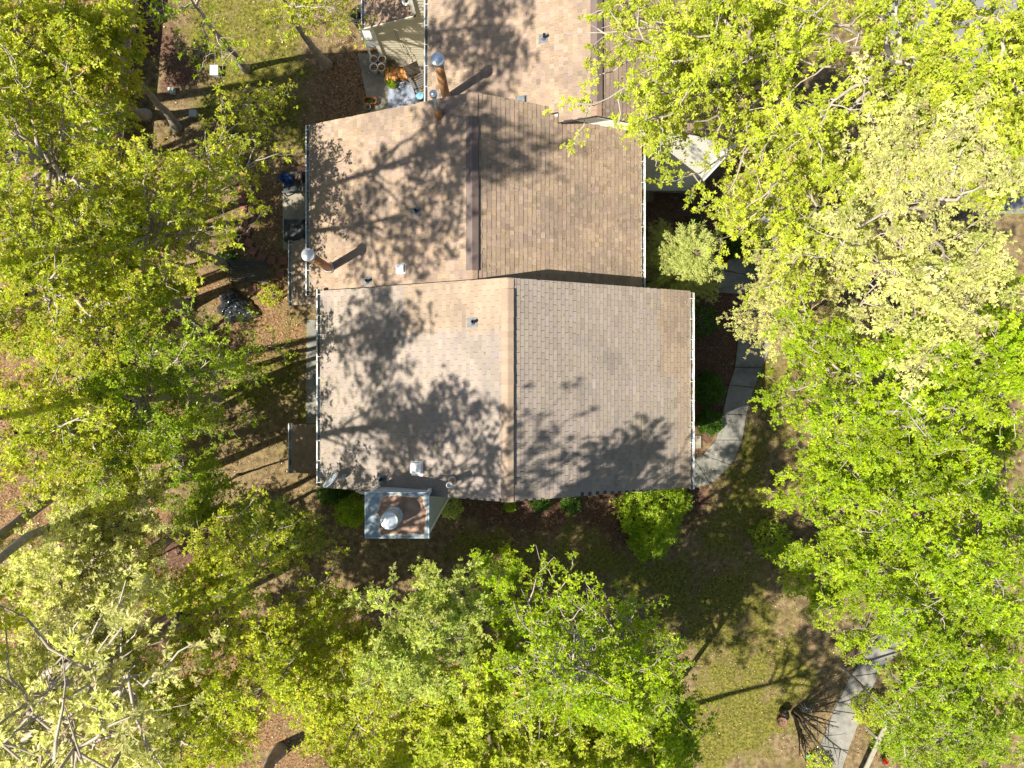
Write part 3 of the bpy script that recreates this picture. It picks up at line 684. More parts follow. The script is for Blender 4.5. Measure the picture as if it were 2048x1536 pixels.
# ------------------------------------------------------------------ trees
def unit(a): return a / (np.linalg.norm(a, axis=-1, keepdims=True) + 1e-9)
def tubes_np(P, Rr, S):
    """P (N,K,3), Rr (N,K) -> verts, quads"""
    N, K, _ = P.shape
    T = np.empty_like(P); T[:, 1:-1] = P[:, 2:] - P[:, :-2]; T[:, 0] = P[:, 1] - P[:, 0]; T[:, -1] = P[:, -1] - P[:, -2]
    T = unit(T); ref = np.zeros_like(T); ref[..., 0] = .31; ref[..., 1] = .95; ref[..., 2] = .07
    a = unit(np.cross(T, ref)); b = np.cross(T, a)
    th = np.arange(S) * 2 * np.pi / S
    V = P[:, :, None] + Rr[:, :, None, None] * (a[:, :, None] * np.cos(th)[None, None, :, None] + b[:, :, None] * np.sin(th)[None, None, :, None])
    I = np.arange(N * K * S).reshape(N, K, S)
    i0 = I[:, :-1]; i1 = I[:, 1:]
    Q = np.stack([i0, np.roll(i0, -1, 2), np.roll(i1, -1, 2), i1], -1).reshape(-1, 4)
    return V.reshape(-1, 3), Q
def bez(A_, C_, B_, K):
    t = np.linspace(0, 1, K)[None, :, None]
    return (1 - t) ** 2 * A_[:, None] + 2 * t * (1 - t) * C_[:, None] + t ** 2 * B_[:, None]
def along(P, t):
    """P (N,K,3), t (N,m) -> points (N,m,3), tangents"""
    K = P.shape[1]; f = t * (K - 1); i = np.clip(f.astype(int), 0, K - 2); w = (f - i)[..., None]
    n = np.arange(P.shape[0])[:, None]
    a = P[n, i]; b = P[n, i + 1]; return a * (1 - w) + b * w, unit(b - a)
def leaves_np(pos, axis, k, L, rng, cols, wr=.5, droop=.15, flat=.55):
    """k leaves radiating round each node"""
    n = len(pos); N = n * k
    p = np.repeat(pos, k, 0); ax = np.repeat(axis, k, 0)
    az = rng.uniform(0, 2 * np.pi, N); el = rng.normal(-.05, flat * .6, N)
    d = np.stack([np.cos(az) * np.cos(el), np.sin(az) * np.cos(el), np.sin(el)], -1)
    d = unit(d + ax * .55); up = unit(np.array([0, 0, 1.0]) + rng.normal(0, flat, (N, 3)))
    s = unit(np.cross(d, up)); nn = np.cross(s, d)
    l = (L * rng.uniform(.6, 1.25, N))[:, None]; w = l * wr * rng.uniform(.8, 1.15, (N, 1))
    p = p + d * l * .12
    V = np.stack([p, p + d * l * .48 + s * w * .5 + nn * l * .10, p + d * l - np.array([0, 0, 1.0]) * l * droop, p + d * l * .48 - s * w * .5 + nn * l * .10], 1).reshape(-1, 3)
    Q = np.arange(N * 4).reshape(-1, 4)
    c = np.repeat(cols, k, 0) * rng.normal(1, .13, (N, 1)); return V, Q, np.repeat(np.clip(c, .004, .9), 4, 0)
PAL = {  # base, alternate, accent, accent share
 'bright': ((.45, .56, .03), (.60, .64, .075), (.62, .54, .2), .06),
 'pale':   ((.56, .61, .14), (.72, .70, .30), (.58, .48, .3), .07),
 'green':  ((.26, .43, .007), (.46, .56, .018), (.54, .58, .07), .05),
 'olive':  ((.38, .48, .024), (.60, .61, .065), (.58, .46, .12), .05),
 'mid':    ((.24, .39, .016), (.42, .51, .035), (.50, .50, .09), .04),
 'grey':   ((.36, .48, .07), (.54, .58, .13), (.56, .56, .2), .04),
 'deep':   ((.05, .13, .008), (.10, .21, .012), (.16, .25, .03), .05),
}
N_TRI = [0]
def make_tree(name, label, cat, base, crowns, r0, pal='bright', ls=.12, seed=0, group=None, subs=8, twigs=6, nod=2, k=6, barkt=(1, 1, 1), bare=0.0, lean=None, tstart=.32, wr=.5, limbr=.30):
    rng = np.random.default_rng(1000 + seed)
    base = np.array([base[0], base[1], ground_z(base[0], base[1]) - .1]); c0 = np.array(crowns[0][0], float); R0 = np.array(crowns[0][1], float)
    top = c0 + np.array([0, 0, R0[2] * .45]); H = top[2] - base[2]
    ctrl = base * .5 + top * .5; ctrl[:2] = base[:2] * .75 + top[:2] * .25 + rng.normal(0, .04 * H, 2)
    tr = bez(base[None], ctrl[None], top[None], 14)[0]; wob = np.cumsum(rng.normal(0, .006 * H, (14, 2)), 0); wob -= wob[0] + (wob[-1] - wob[0]) * np.linspace(0, 1, 14)[:, None]; tr[:, :2] += wob * .55
    root = thing(name, tuple(base), label, cat, group)
    tt = np.linspace(0, 1, 14); rad = r0 * (1 - .8 * tt ** .9) + r0 * .5 * np.exp(-tt * 22)
    Vt, Qt = tubes_np(tr[None], rad[None], 10)
    o = link("trunk", np_mesh("trunk", Vt - base, [Qt], M_bark, np.array(barkt), True), root)
    S, E = [], []
    for (c, rr, nl) in crowns:
        d = rng.normal(0, 1, (nl, 3)); d[:, 2] = np.abs(d[:, 2]) * .9 - .35; d = unit(d)
        e = np.array(c) + d * np.array(rr) * rng.uniform(.45, .98, (nl, 1)); E.append(e)
    E = np.concatenate(E); n = len(E)
    hd = np.linalg.norm(E[:, :2] - top[:2], axis=1)
    ts = np.clip((E[:, 2] - .75 * hd - base[2]) / H + rng.normal(0, .05, n), tstart, .95)
    A_, _ = along(np.repeat(tr[None], n, 0), ts[:, None]); A_ = A_[:, 0]
    Ln = np.linalg.norm(E - A_, axis=1, keepdims=True)
    Cc = (A_ + E) / 2 + np.array([0, 0, 1]) * Ln * rng.uniform(-.02, .2, (n, 1)) + rng.normal(0, .08, (n, 3)) * Ln
    Pl = bez(A_, Cc, E, 9); Pl[:, 1:-1] += rng.normal(0, .02, (n, 7, 3)) * Ln[:, None]
    lr = np.clip(r0 * limbr * (Ln[:, 0] / 3.0) ** .5, .014, r0 * .6)
    Rl = lr[:, None] * (np.linspace(1, .12, 9) ** 1.3)[None]
    Vl, Ql = tubes_np(Pl, Rl, 6)
    # sub branches
    m = subs; t = rng.uniform(.28, 1, (n, m)); ps, tg = along(Pl, t); ps = ps.reshape(-1, 3); tg = tg.reshape(-1, 3)
    ds = unit(tg * .75 + unit(rng.normal(0, 1, (n * m, 3))) * .95 + np.array([0, 0, .12]))
    sl_ = (np.repeat(Ln, m, 0) * .22 + .27) * (1.25 - .55 * t.reshape(-1, 1)) * rng.uniform(.55, 1.15, (n * m, 1))
    es = ps + ds * sl_; cs = (ps + es) / 2 + np.array([0, 0, 1]) * sl_ * rng.uniform(-.05, .18, (n * m, 1)) + rng.normal(0, .07, (n * m, 3)) * sl_
    Pb = bez(ps, cs, es, 5); Pb[:, 1:-1] += rng.normal(0, .035, (n * m, 3, 3)) * sl_[:, None]; rb = (np.repeat(lr, m) * .26)[:, None] * np.linspace(1, .25, 5)[None]; rb = np.clip(rb, .0035, .026)
    Vb, Qb = tubes_np(Pb, rb, 4)
    # twigs
    q = twigs; t = rng.uniform(.25, 1, (n * m, q)); t[:, 0] = 1; pt, tg = along(Pb, t); pt = pt.reshape(-1, 3); tg = tg.reshape(-1, 3)
    dt = unit(tg * .6 + unit(rng.normal(0, 1, (n * m * q, 3))) * .9 + np.array([0, 0, .15])); tl = rng.uniform(.16, .46, (n * m * q, 1)) * (ls / .12) ** .5
    et = pt + dt * tl; ksel = rng.random(n * m * q) < .33; Pt = np.stack([pt, et], 1)[ksel]; rt = np.tile(np.array([.0065, .003]), (len(Pt), 1))
    Vw, Qw = tubes_np(Pt, rt, 3)
    VV = np.concatenate([Vl, Vb, Vw]) - base; QQ = [Ql, Qb + len(Vl), Qw + len(Vl) + len(Vb)]
    link("branches", np_mesh("branches", VV, QQ, M_twig, np.array(barkt), True), root)
    # leaves
    keep = rng.random(n * m * q) > bare
    pt, et, dt = pt[keep], et[keep], dt[keep]
    clump = np.repeat(rng.random(n * m), q)[keep]
    pos = [et]; ax = [dt]; cl = [clump]
    for j in range(1, nod):
        w = rng.uniform(.3, .85, (len(pt), 1)); pos.append(pt * (1 - w) + et * w); ax.append(dt); cl.append(clump)
    pos = np.concatenate(pos); ax = np.concatenate(ax); cl = np.concatenate(cl)
    b0, b1, acc, sh = [np.array(x) if isinstance(x, tuple) else x for x in PAL[pal]]
    mixv = np.clip(cl * .7 + rng.random(len(pos)) * .5, 0, 1)[:, None]
    cols = b0 * (1 - mixv) + b1 * mixv; a = rng.random(len(pos)) < sh; cols[a] = acc; cols = cols * (.66 + .5 * ((cl * 7.31) % 1))[:, None]
    V, Q, Tn = leaves_np(pos, ax, k, ls, rng, cols, wr)
    N_TRI[0] += 2 * len(Q) + 2 * (len(Ql) + len(Qb) + len(Qw))
    co = link("crown", np_mesh("crown", V - base, [Q], M_leaf, Tn), root); tag(co, kind="stuff")
    return root
def crown(px, py, z, rp, rz, nl, sx=1.0, sy=1.0):
    p = W(px, py, z); r = rp * (CAM_H - z) / FPX
    return ((p.x, p.y, p.z), (r * sx, r * sy, rz), nl)
TREES = [
 # name, label, base px, crowns, trunk radius, palette, leaf size, seed, kw
 ("oak_tree", "broad bright yellow green tree spreading over the roof of the cream sided house", (1565, 378), [crown(1440, 120, 11.5, 300, 2.2, 26, 1, .75), crown(1270, 105, 10.8, 195, 1.4, 18), crown(1345, 265, 10.0, 100, .9, 6), crown(1500, 330, 9.5, 150, 1.2, 8)], .26, 'bright', 0.082, 1, dict(nod=3, k=7, subs=9, twigs=7)),
 ("oak_tree", "tall bright canopy tree between the parking lot and the cream house", (1760, 300), [crown(1720, 140, 12.5, 300, 2.4, 28)], .24, 'bright', 0.082, 2, dict(nod=3, k=7, subs=9, twigs=7)),
 ("oak_tree", "tall sunlit tree rising from the far corner of the parking lot", (1800, 420), [crown(1950, 150, 13.0, 260, 2.4, 24)], .24, 'bright', 0.086, 3, dict(nod=3, k=7, subs=9, twigs=7)),
 ("oak_tree", "pale sunlit tree over the concrete path below the cream house", (1600, 470), [crown(1610, 430, 8.5, 190, 1.8, 22), crown(1450, 385, 7.2, 55, .8, 4)], .18, 'bright', 0.078, 4, dict(nod=3, k=7, subs=8, twigs=7)),
 ("oak_tree", "tall bleached looking tree with pale forking trunk", (1690, 520), [crown(1830, 430, 12.5, 260, 2.2, 26)], .26, 'pale', 0.082, 5, dict(nod=3, k=7, subs=9, twigs=7)),
 ("dogwood_tree", "pale blossoming small tree with pinkish twigs beside the front walk", (1560, 640), [crown(1580, 610, 6.0, 150, 1.6, 24), crown(1495, 635, 5.0, 62, .9, 7), crown(1520, 515, 4.0, 40, .9, 4)], .13, 'pale', 0.056, 6, dict(nod=3, k=7, subs=9, twigs=7, barkt=(1.0, .8, .72))),
 ("oak_tree", "tall tree with whitish green leaves above the maples", (1760, 620), [crown(1840, 600, 12.0, 210, 1.9, 22)], .22, 'pale', 0.078, 7, dict(nod=3, k=7, subs=9, twigs=7)),
 ("maple_tree", "vivid green maple spreading toward the front walk from the dead branches", (1700, 800), [crown(1690, 740, 8.5, 190, 1.7, 24), crown(1600, 690, 7.0, 70, 1.0, 6)], .19, 'green', 0.078, 8, dict(nod=3, k=7, subs=8, twigs=7)),
 ("maple_tree", "tall vivid green maple rising behind the grey dead branches", (1800, 830), [crown(1930, 740, 11.5, 190, 2.0, 24)], .22, 'green', 0.082, 9, dict(nod=3, k=7, subs=8, twigs=7)),
 ("maple_tree", "low vivid green maple reaching over the mossy lawn edge", (1660, 930), [crown(1675, 925, 6.5, 110, 1.3, 20), crown(1600, 985, 5.6, 60, .8, 7)], .15, 'green', 0.078, 10, dict(nod=3, k=7, subs=8, twigs=7)),
 ("maple_tree", "deep green maple in the shaded hollow below the dead branches", (1790, 960), [crown(1790, 930, 7.5, 130, 1.3, 20), crown(1900, 950, 9.5, 130, 1.3, 12)], .17, 'green', 0.078, 11, dict(nod=3, k=7, subs=8, twigs=7)),
 ("maple_tree", "green maple with pale curling twigs on its outer side", (1850, 1060), [crown(1920, 1090, 9.5, 190, 1.9, 26)], .2, 'green', 0.082, 12, dict(nod=3, k=7, subs=8, twigs=7)),
 ("maple_tree", "spreading green maple over the upper end of the straight walk", (1760, 1130), [crown(1740, 1110, 6.5, 130, 1.3, 20), crown(1700, 1250, 5.0, 90, .9, 10)], .16, 'green', 0.078, 13, dict(nod=3, k=7, subs=8, twigs=7)),
 ("maple_tree", "bushy green maple beyond the straight walk and its rail", (1850, 1250), [crown(1900, 1270, 8.5, 190, 1.8, 26)], .2, 'green', 0.082, 14, dict(nod=3, k=7, subs=8, twigs=7)),
 ("maple_tree", "dark leaved maple beside the weathered rail", (1880, 1400), [crown(1930, 1440, 8.0, 170, 1.6, 24), crown(1820, 1420, 5.0, 80, .9, 7)], .18, 'mid', 0.078, 15, dict(nod=3, k=7, subs=8, twigs=6)),
 ("maple_tree", "vivid green tree growing below the chimney side of the grey tan house", (1120, 1250), [crown(1195, 1335, 10.5, 160, 1.7, 24), crown(1075, 1265, 13.6, 110, 1.2, 10), crown(1290, 1370, 8.5, 90, .9, 8)], .17, 'green', 0.078, 16, dict(nod=2, k=7, subs=8, twigs=7)),
 ("maple_tree", "slim light green sapling top poking above the lawn", (985, 1150), [crown(1000, 1130, 5.0, 42, 1.5, 9), crown(990, 1190, 4.6, 60, .8, 5)], .06, 'green', 0.078, 17, dict(nod=3, k=7, subs=5, twigs=6)),
 ("hickory_tree", "greyish green open tree below the chimney", (840, 1180), [crown(850, 1265, 14.0, 135, 2.0, 16), crown(905, 1185, 14.2, 50, .8, 5)], .14, 'grey', 0.082, 18, dict(nod=3, k=7, subs=7, twigs=6)),
 ("oak_tree", "brightest yellow green tree at the lower edge, beneath the vivid maple", (1080, 1400), [crown(1060, 1490, 8.3, 230, 2.2, 26), crown(1290, 1510, 7.6, 130, 1.2, 10)], .22, 'bright', .10, 19, dict(nod=3, k=8, subs=9, twigs=7)),
 ("oak_tree", "thin yellow olive tree over the orange leaf litter hollow", (730, 1350), [crown(720, 1430, 8.1, 170, 1.9, 18)], .16, 'olive', .10, 20, dict(nod=2, k=7, subs=9, twigs=6)),
 ("oak_tree", "olive tree with upright twigs next to the dark trunk gap", (560, 1280), [crown(540, 1360, 8.3, 150, 2.0, 20), crown(620, 1220, 7.4, 80, 1, 6)], .16, 'olive', .10, 21, dict(nod=2, k=7, subs=9, twigs=6)),
 ("oak_tree", "pale glowing tree crown beside the lichen covered trunk", (330, 1080), [crown(150, 1150, 9.5, 220, 2.0, 26), crown(230, 1040, 9.1, 100, 1, 8)], .2, 'pale', .10, 22, dict(nod=3, k=8, subs=9, twigs=6)),
 ("oak_tree", "lichen covered trunk forking low with pale yellow foliage below", (310, 1300), [crown(90, 1400, 9.1, 220, 2.2, 26), crown(215, 1410, 17.5, 130, 1.2, 9)], .21, 'pale', .10, 23, dict(nod=3, k=8, subs=9, twigs=6)),
 ("oak_tree", "yellow green tree in the corner clump beside the olive trees", (430, 1400), [crown(370, 1470, 8.5, 160, 1.9, 22)], .17, 'olive', .10, 24, dict(nod=2, k=7, subs=9, twigs=6)),
 ("dogwood_tree", "soft grey green small tree near the lean-to shade", (575, 1010), [crown(545, 1040, 4.6, 85, 1.3, 18), crown(610, 1070, 4.2, 50, .9, 6)], .08, 'grey', .085, 25, dict(nod=2, k=7, subs=9, twigs=6)),
 ("oak_tree", "mid green thin tree behind the long board fence", (330, 800), [crown(300, 800, 8.5, 200, 2.2, 22)], .17, 'mid', .10, 26, dict(nod=2, k=7, subs=9, twigs=5)),
 ("oak_tree", "tall olive tree with a long pale limb beyond the fence", (290, 900), [crown(90, 860, 9.8, 210, 2.4, 20)], .2, 'olive', .10, 27, dict(nod=2, k=7, subs=9, twigs=5)),
 ("oak_tree", "mid green tree between the black tarp and the fence", (420, 720), [crown(410, 750, 7.4, 120, 1.6, 14), crown(520, 700, 7.0, 70, .8, 5)], .12, 'mid', .10, 28, dict(nod=1, k=6, subs=9, twigs=5)),
 ("oak_tree", "thin olive tree whose grey limb reaches toward the brown roof", (370, 500), [crown(320, 470, 8.7, 190, 2.2, 20), crown(480, 330, 7.6, 110, 1.1, 8)], .18, 'olive', .10, 29, dict(nod=2, k=7, subs=9, twigs=5)),
 ("oak_tree", "tall yellow olive tree with bare pale limbs beside the fence bend", (300, 560), [crown(110, 600, 9.8, 220, 2.4, 24)], .22, 'olive', .10, 30, dict(nod=2, k=7, subs=9, twigs=6)),
 ("oak_tree", "tall dense yellow green tree standing beyond the upper fence", (250, 400), [crown(90, 330, 10.2, 260, 2.6, 26)], .23, 'olive', .10, 31, dict(nod=2, k=7, subs=9, twigs=6)),
 ("oak_tree", "bright leaved tree hanging over the upper fence panel", (230, 200), [crown(220, 110, 8.1, 120, 1.6, 18), crown(250, 190, 7.2, 60, .8, 5)], .15, 'olive', .10, 32, dict(nod=2, k=7, subs=9, twigs=6)),
 ("oak_tree", "hazy yellow green tree in the upper corner behind the fence", (190, 130), [crown(60, 90, 9.1, 180, 2.2, 22)], .18, 'olive', .10, 33, dict(nod=2, k=7, subs=9, twigs=6)),
 ("oak_tree", "small yellowing tree above the mossy yard and utility lids", (520, 260), [crown(500, 210, 5.0, 85, 1.0, 10)], .09, 'olive', .085, 34, dict(nod=1, k=6, subs=6, twigs=5)),
 ("oak_tree", "forked dark trunk tree at the edge of the patio litter", (652, 128), [crown(570, 10, 7.0, 100, 1.1, 9), crown(660, 20, 7.0, 70, .8, 5)], .17, 'olive', .10, 35, dict(nod=1, k=6, subs=9, twigs=5, tstart=.55)),
 ("oak_tree", "nearly bare grey branched tree with a few vivid leaves over the dark mulch", (400, 40), [crown(400, 20, 7.4, 130, 1.4, 10)], .13, 'green', .10, 36, dict(nod=2, k=7, subs=9, twigs=4, bare=.72, barkt=(1.15, 1.15, 1.15))),
 ("oak_tree", "tall trunk below the vivid maple, casting the long forked shadow", (1140, 1316), [((2.1, -11.4, 13.5), (2.2, 2.0, 2.2), 16)], .24, 'green', 0.134, 39, dict(nod=3, k=7, subs=7, twigs=6, tstart=.35)),
 ("oak_tree", "tall dim tree rising between two olive crowns by the fence", (470, 1150), [crown(400, 1180, 8.9, 150, 1.8, 12), crown(490, 1110, 9.5, 100, 1.2, 8)], .16, 'olive', .10, 41, dict(nod=2, k=7, subs=9, twigs=5)),
 ("oak_tree", "tall tree added below the lower edge to shade the mossy lawn", (1000, 1400), [((-.6, -13.6, 12.5), (2.6, 2.4, 2.2), 22)], .2, 'green', .14, 51, dict(subs=5, twigs=4)),  # these outer trees are added only to cast shade, crowns out of frame
 ("oak_tree", "second tall tree added below the lower edge to shade the straight walk", (1180, 1500), [((4.2, -15.6, 12), (2.8, 2.4, 2.2), 22)], .2, 'green', .14, 52, dict(subs=5, twigs=4)),
 ("oak_tree", "outer tall tree added to shade the ground below the chimney", (350, 1200), [((-11.6, -8.6, 14), (2.6, 2.4, 2.2), 20)], .2, 'olive', .13, 54, dict(subs=6, twigs=4)),
 ("oak_tree", "outer tall tree added to shade the mossy yard", (100, 420), [((-17.0, 6.6, 14), (2.8, 2.6, 2.2), 22)], .2, 'olive', .13, 56, dict(subs=6, twigs=4)),
 ("oak_tree", "outer tall tree added to shade the chimney lawn", (560, 1500), [((-6.6, -12.4, 13.5), (2.6, 2.4, 2.2), 20)], .2, 'olive', .13, 58, dict(subs=6, twigs=4)),
 ("oak_tree", "very tall outer tree added to shade the grey tan roof", (230, 930), [((-10.8, -4.4, 18), (3.2, 2.9, 2.2), 26)], .24, 'olive', .115, 61, dict(limbr=.17, nod=2, k=6, subs=7, twigs=4)),  # tall trees added just to throw dappled shade on the roofs
 ("oak_tree", "very tall outer tree added to shade the brown roof", (200, 640), [((-11.0, 1.4, 18.5), (2.9, 2.7, 2.2), 22)], .24, 'olive', .115, 62, dict(limbr=.17, nod=2, k=6, subs=6, twigs=4)),
 ("oak_tree", "very tall outer tree added to shade the ridge of the brown roof", (120, 500), [((-8.6, 3.5, 19), (2.5, 2.5, 2.0), 24)], .24, 'olive', .115, 65, dict(limbr=.17, nod=2, k=6, subs=7, twigs=5)),
 ("oak_tree", "very tall outer tree added to shade the roof of the cream sided house", (60, 250), [((-8.9, 7.2, 18.5), (2.3, 2.3, 2.0), 20)], .24, 'olive', .115, 66, dict(limbr=.17, nod=2, k=6, subs=7, twigs=5)),
 ("oak_tree", "bright tree closing the canopy over the edge of the asphalt", (1930, 430), [crown(2010, 330, 11.0, 190, 1.8, 22)], .2, 'bright', .085, 67, dict(nod=3, k=7, subs=9, twigs=7)),
 ("maple_tree", "sunlit vivid maple filling the lower edge right of the brightest tree", (1290, 1420), [crown(1290, 1470, 7.5, 120, 1.4, 18), crown(1180, 1180, 7.0, 80, .8, 7)], .15, 'green', .10, 68, dict(nod=2, k=7, subs=8, twigs=7)),
 ("oak_tree", "glowing yellow tree at the lower edge between the olive trees and the brightest one", (880, 1420), [crown(890, 1460, 8.0, 150, 1.6, 22)], .16, 'bright', .10, 69, dict(nod=3, k=7, subs=8, twigs=7)),
 ("oak_tree", "very tall outer tree added to shade the upper eave of the grey tan roof", (150, 800), [((-11.2, -1.5, 18), (1.9, 1.8, 1.6), 14)], .24, 'olive', .115, 70, dict(limbr=.17, nod=2, k=6, subs=7, twigs=5)),  # this pair is added only for its shade on the grey tan roof
 ("oak_tree", "very tall outer tree added to shade the ridge of the grey tan roof", (260, 1000), [((-8.1, -3.9, 18), (1.1, 1.5, 1.2), 9)], .2, 'olive', .115, 71, dict(limbr=.17, nod=2, k=6, subs=7, twigs=5)),
]
for (nm, lab, bp, crs, r0, pal, ls, sd, kw) in TREES:
    p = G(*bp); c_ = crs[0][0]; w_ = .55 if (19 < sd < 42 and sd not in (39, 35, 25, 34)) else 0
    make_tree(nm, lab, "tree", (p.x * (1 - w_) + c_[0] * w_, p.y * (1 - w_) + c_[1] * w_), crs, r0, pal, ls, sd, **kw)
# understory saplings: three grown once, then copied with their parts
UNDER = {}
for pal_, sd_ in (('olive', 81), ('mid', 82), ('green', 83), ('bright', 84)):
    UNDER[pal_] = make_tree("sapling_tree", "", "tree", (0, 0), [((.25, .1, 4.4), (1.65, 1.55, 1.5), 16)], .065, pal_, .095, sd_, "understory saplings", nod=2, k=6, subs=8, twigs=6)
USED = set()
SPOTS = [(2020, 905, 'green'), (2040, 985, 'mid'), (60, 40, 'olive'), (160, 210, 'mid'), (60, 260, 'olive'), (200, 330, 'olive'), (60, 450, 'olive'), (230, 480, 'mid'), (130, 560, 'olive'), (280, 640, 'mid'), (60, 690, 'olive'), (180, 770, 'olive'), (330, 860, 'mid'), (70, 860, 'mid'), (230, 950, 'olive'), (90, 1010, 'olive'), (350, 990, 'mid'), (210, 1130, 'olive'), (90, 1230, 'bright'), (250, 1290, 'olive'), (120, 1400, 'bright'), (330, 1420, 'olive'), (500, 1470, 'olive'), (640, 1290, 'olive'), (660, 1470, 'olive'), (800, 1340, 'olive'), (830, 1490, 'bright'), (1000, 1310, 'green'), (1010, 1450, 'bright'), (1150, 1420, 'green'), (1310, 1440, 'green'), (1150, 1530, 'bright'), (1960, 960, 'green'), (1830, 1160, 'green'), (2000, 1180, 'green'), (1990, 1400, 'green'), (1760, 1240, 'green'), (1900, 1520, 'mid'), (1740, 430, 'bright'), (1990, 560, 'bright'), (1680, 560, 'bright')]
NEAR = ['at the outer edge beside the dead branches', 'at the outer edge of the maple with curling twigs', 'under the hazy corner tree', "close to the long board fence's upper end", 'under the dense yellow green tree', 'just inside the fence bend', 'at the far edge of the yellow woods', 'beside the long fence run', 'under the tallest pale limbed tree', 'between the fence runs', 'in the middle of the darkest woods edge', 'beyond the middle fence run', 'on the yard side of the middle fence run', 'at the outer dark hollow', 'beside the fence jog', 'under the long pale limb', 'on the yard side of the lower fence run', 'under the pale glowing crown', 'at the outer edge of the pale crown', 'by the lichen covered trunk', 'in the lowest outer corner', 'in the clump of olive trees', 'at the lower edge by the orange litter', 'above the orange litter hollow', 'below the orange litter hollow', 'under the grey green open tree', 'at the lower edge under the glowing yellow tree', "under the vivid green tree's middle", 'under the brightest lower edge tree', 'low in the vivid green mass', 'at the lawn side of the green mass', 'at the very lower edge of the green mass', 'at the outer edge of the shaded hollow', "under the spreading maple by the walk's upper end", 'at the outer edge of the vivid maples', 'beyond the weathered rail', "at the walk's upper end", 'at the outer lower corner past the rail', 'under the bleached looking tree', 'at the outer edge of the whitish tree', 'beside the pale concrete path']
for (px, py, pal_), near in zip(SPOTS, NEAR):
    p = W(px, py, 4.4); q = UNDER[pal_]
    if pal_ in USED: q = copy_tree(q)
    USED.add(pal_); sc_ = random.uniform(.8, 1.2)
    q.location = (p.x * .97, p.y * .97, ground_z(p.x, p.y) - .1); q.rotation_euler = (random.uniform(-.12, .12), random.uniform(-.12, .12), random.uniform(0, 6.28)); q.scale = (sc_, sc_, sc_ * random.uniform(.8, 1.25))
    q["label"] = {'olive': "thin yellow green", 'mid': "mid green", 'green': "vivid green", 'bright': "bright lime"}[pal_] + " sapling " + near
# dead grey branches on the right
p = G(1850, 815); make_tree("dead_tree", "leafless grey dead tree among the vivid maples", "tree", (p.x, p.y), [crown(1810, 780, 6.5, 110, 1.0, 8)], .12, 'green', .1, 60, subs=5, twigs=3, bare=.97, barkt=(1.3, 1.3, 1.3), tstart=.5)

# ------------------------------------------------------------------ many stemmed bare shrub
p = G(1589, 1424); cm = thing("crape_myrtle", p, "bare many stemmed shrub fanning out beside the straight walk", "shrub")
rs = np.random.default_rng(77)
for i in range(13):
    a = rs.uniform(0, 2 * math.pi); sp = rs.uniform(.2, 1.15); h = rs.uniform(2.4, 4.0)
    e = Vector((math.cos(a) * sp, math.sin(a) * sp, h)); mb = MB(); pts = []
    for t in np.linspace(0, 1, 8): pts.append(Vector((.10 * math.cos(a), .10 * math.sin(a), 0)) + Vector((e.x * t ** 1.3, e.y * t ** 1.3, h * t)) + Vector(rs.normal(0, .018, 3)))
    mb.tube(pts, [.055 * (1 - .72 * t) for t in np.linspace(0, 1, 8)], 7)
    for j in range(5):
        t0 = pts[3 + j % 4]; d = Vector((rs.normal(0, .3), rs.normal(0, .3), rs.uniform(.4, .9))); mb.tube([t0, t0 + d * .5 + Vector(rs.normal(0, .03, 3)), t0 + d], [.017, .012, .005], 5)
    mb.build("stem", M_stem, cm, smooth=True)

# ------------------------------------------------------------------ shrubs
def shrub(name, label, px, py, rp, h, pal, n, ls, seed, z=None, wr=.5, sx=1.0, sy=1.0, group=None, cat="shrub"):
    rng = np.random.default_rng(500 + seed); p = G(px, py, h * .6); r = rp * (CAM_H - p.z - h * .6) / FPX
    root = thing(name, p, label, cat, group)
    d = unit(rng.normal(0, 1, (n, 3))); d[:, 2] = np.abs(d[:, 2]); lump = 1 + .16 * np.sin(d[:, 0] * 7 + seed) * np.sin(d[:, 1] * 6 + 1.3 * seed) + .1 * np.sin(d[:, 2] * 9 + d[:, 0] * 5)
    rr = rng.uniform(.62, 1.0, (n, 1)) ** .6 * lump[:, None]
    sh_ = rng.random(n) < .10; rr[sh_] *= rng.uniform(1.05, 1.32, (sh_.sum(), 1)); gap = np.sin(d[:, 0] * 5 + seed * 2) * np.sin(d[:, 1] * 5 + seed) * np.sin(d[:, 2] * 4 + 1); rr[gap > .42] *= .72
    pos = d * rr * np.array([r * sx, r * sy, h]); pos[:, 2] += .05
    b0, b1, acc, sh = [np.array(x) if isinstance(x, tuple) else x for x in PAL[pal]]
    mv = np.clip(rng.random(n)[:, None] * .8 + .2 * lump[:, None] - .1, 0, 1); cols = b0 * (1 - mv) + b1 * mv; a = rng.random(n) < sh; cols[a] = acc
    V, Q, T = leaves_np(pos, unit(d + np.array([0, 0, .3])), 5, ls, rng, cols, wr)
    N_TRI[0] += 2 * len(Q); tag(link("foliage", np_mesh("foliage", V, [Q], M_leaf, T), root), kind="stuff")
    mb = MB()
    for i in range(7):
        a = i * .9; mb.tube([(0.03 * math.cos(a), .03 * math.sin(a), -.05), (r * sx * .4 * math.cos(a), r * sy * .4 * math.sin(a), h * .45), (r * sx * .7 * math.cos(a), r * sy * .7 * math.sin(a), h * .75)], [.02, .014, .006], 6)
    mb.build("stems", M_twig, root)
    return root
shrub("round_shrub", "round green shrub against the chimney base", 700, 1026, 31, 1.1, 'mid', 900, .075, 1)
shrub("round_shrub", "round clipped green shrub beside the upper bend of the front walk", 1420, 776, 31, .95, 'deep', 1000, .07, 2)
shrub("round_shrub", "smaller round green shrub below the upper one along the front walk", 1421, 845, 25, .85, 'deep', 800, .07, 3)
shrub("leafy_shrub", "low dark green shrub under the roof corner near the dish", 662, 986, 26, .7, 'deep', 500, .08, 4)
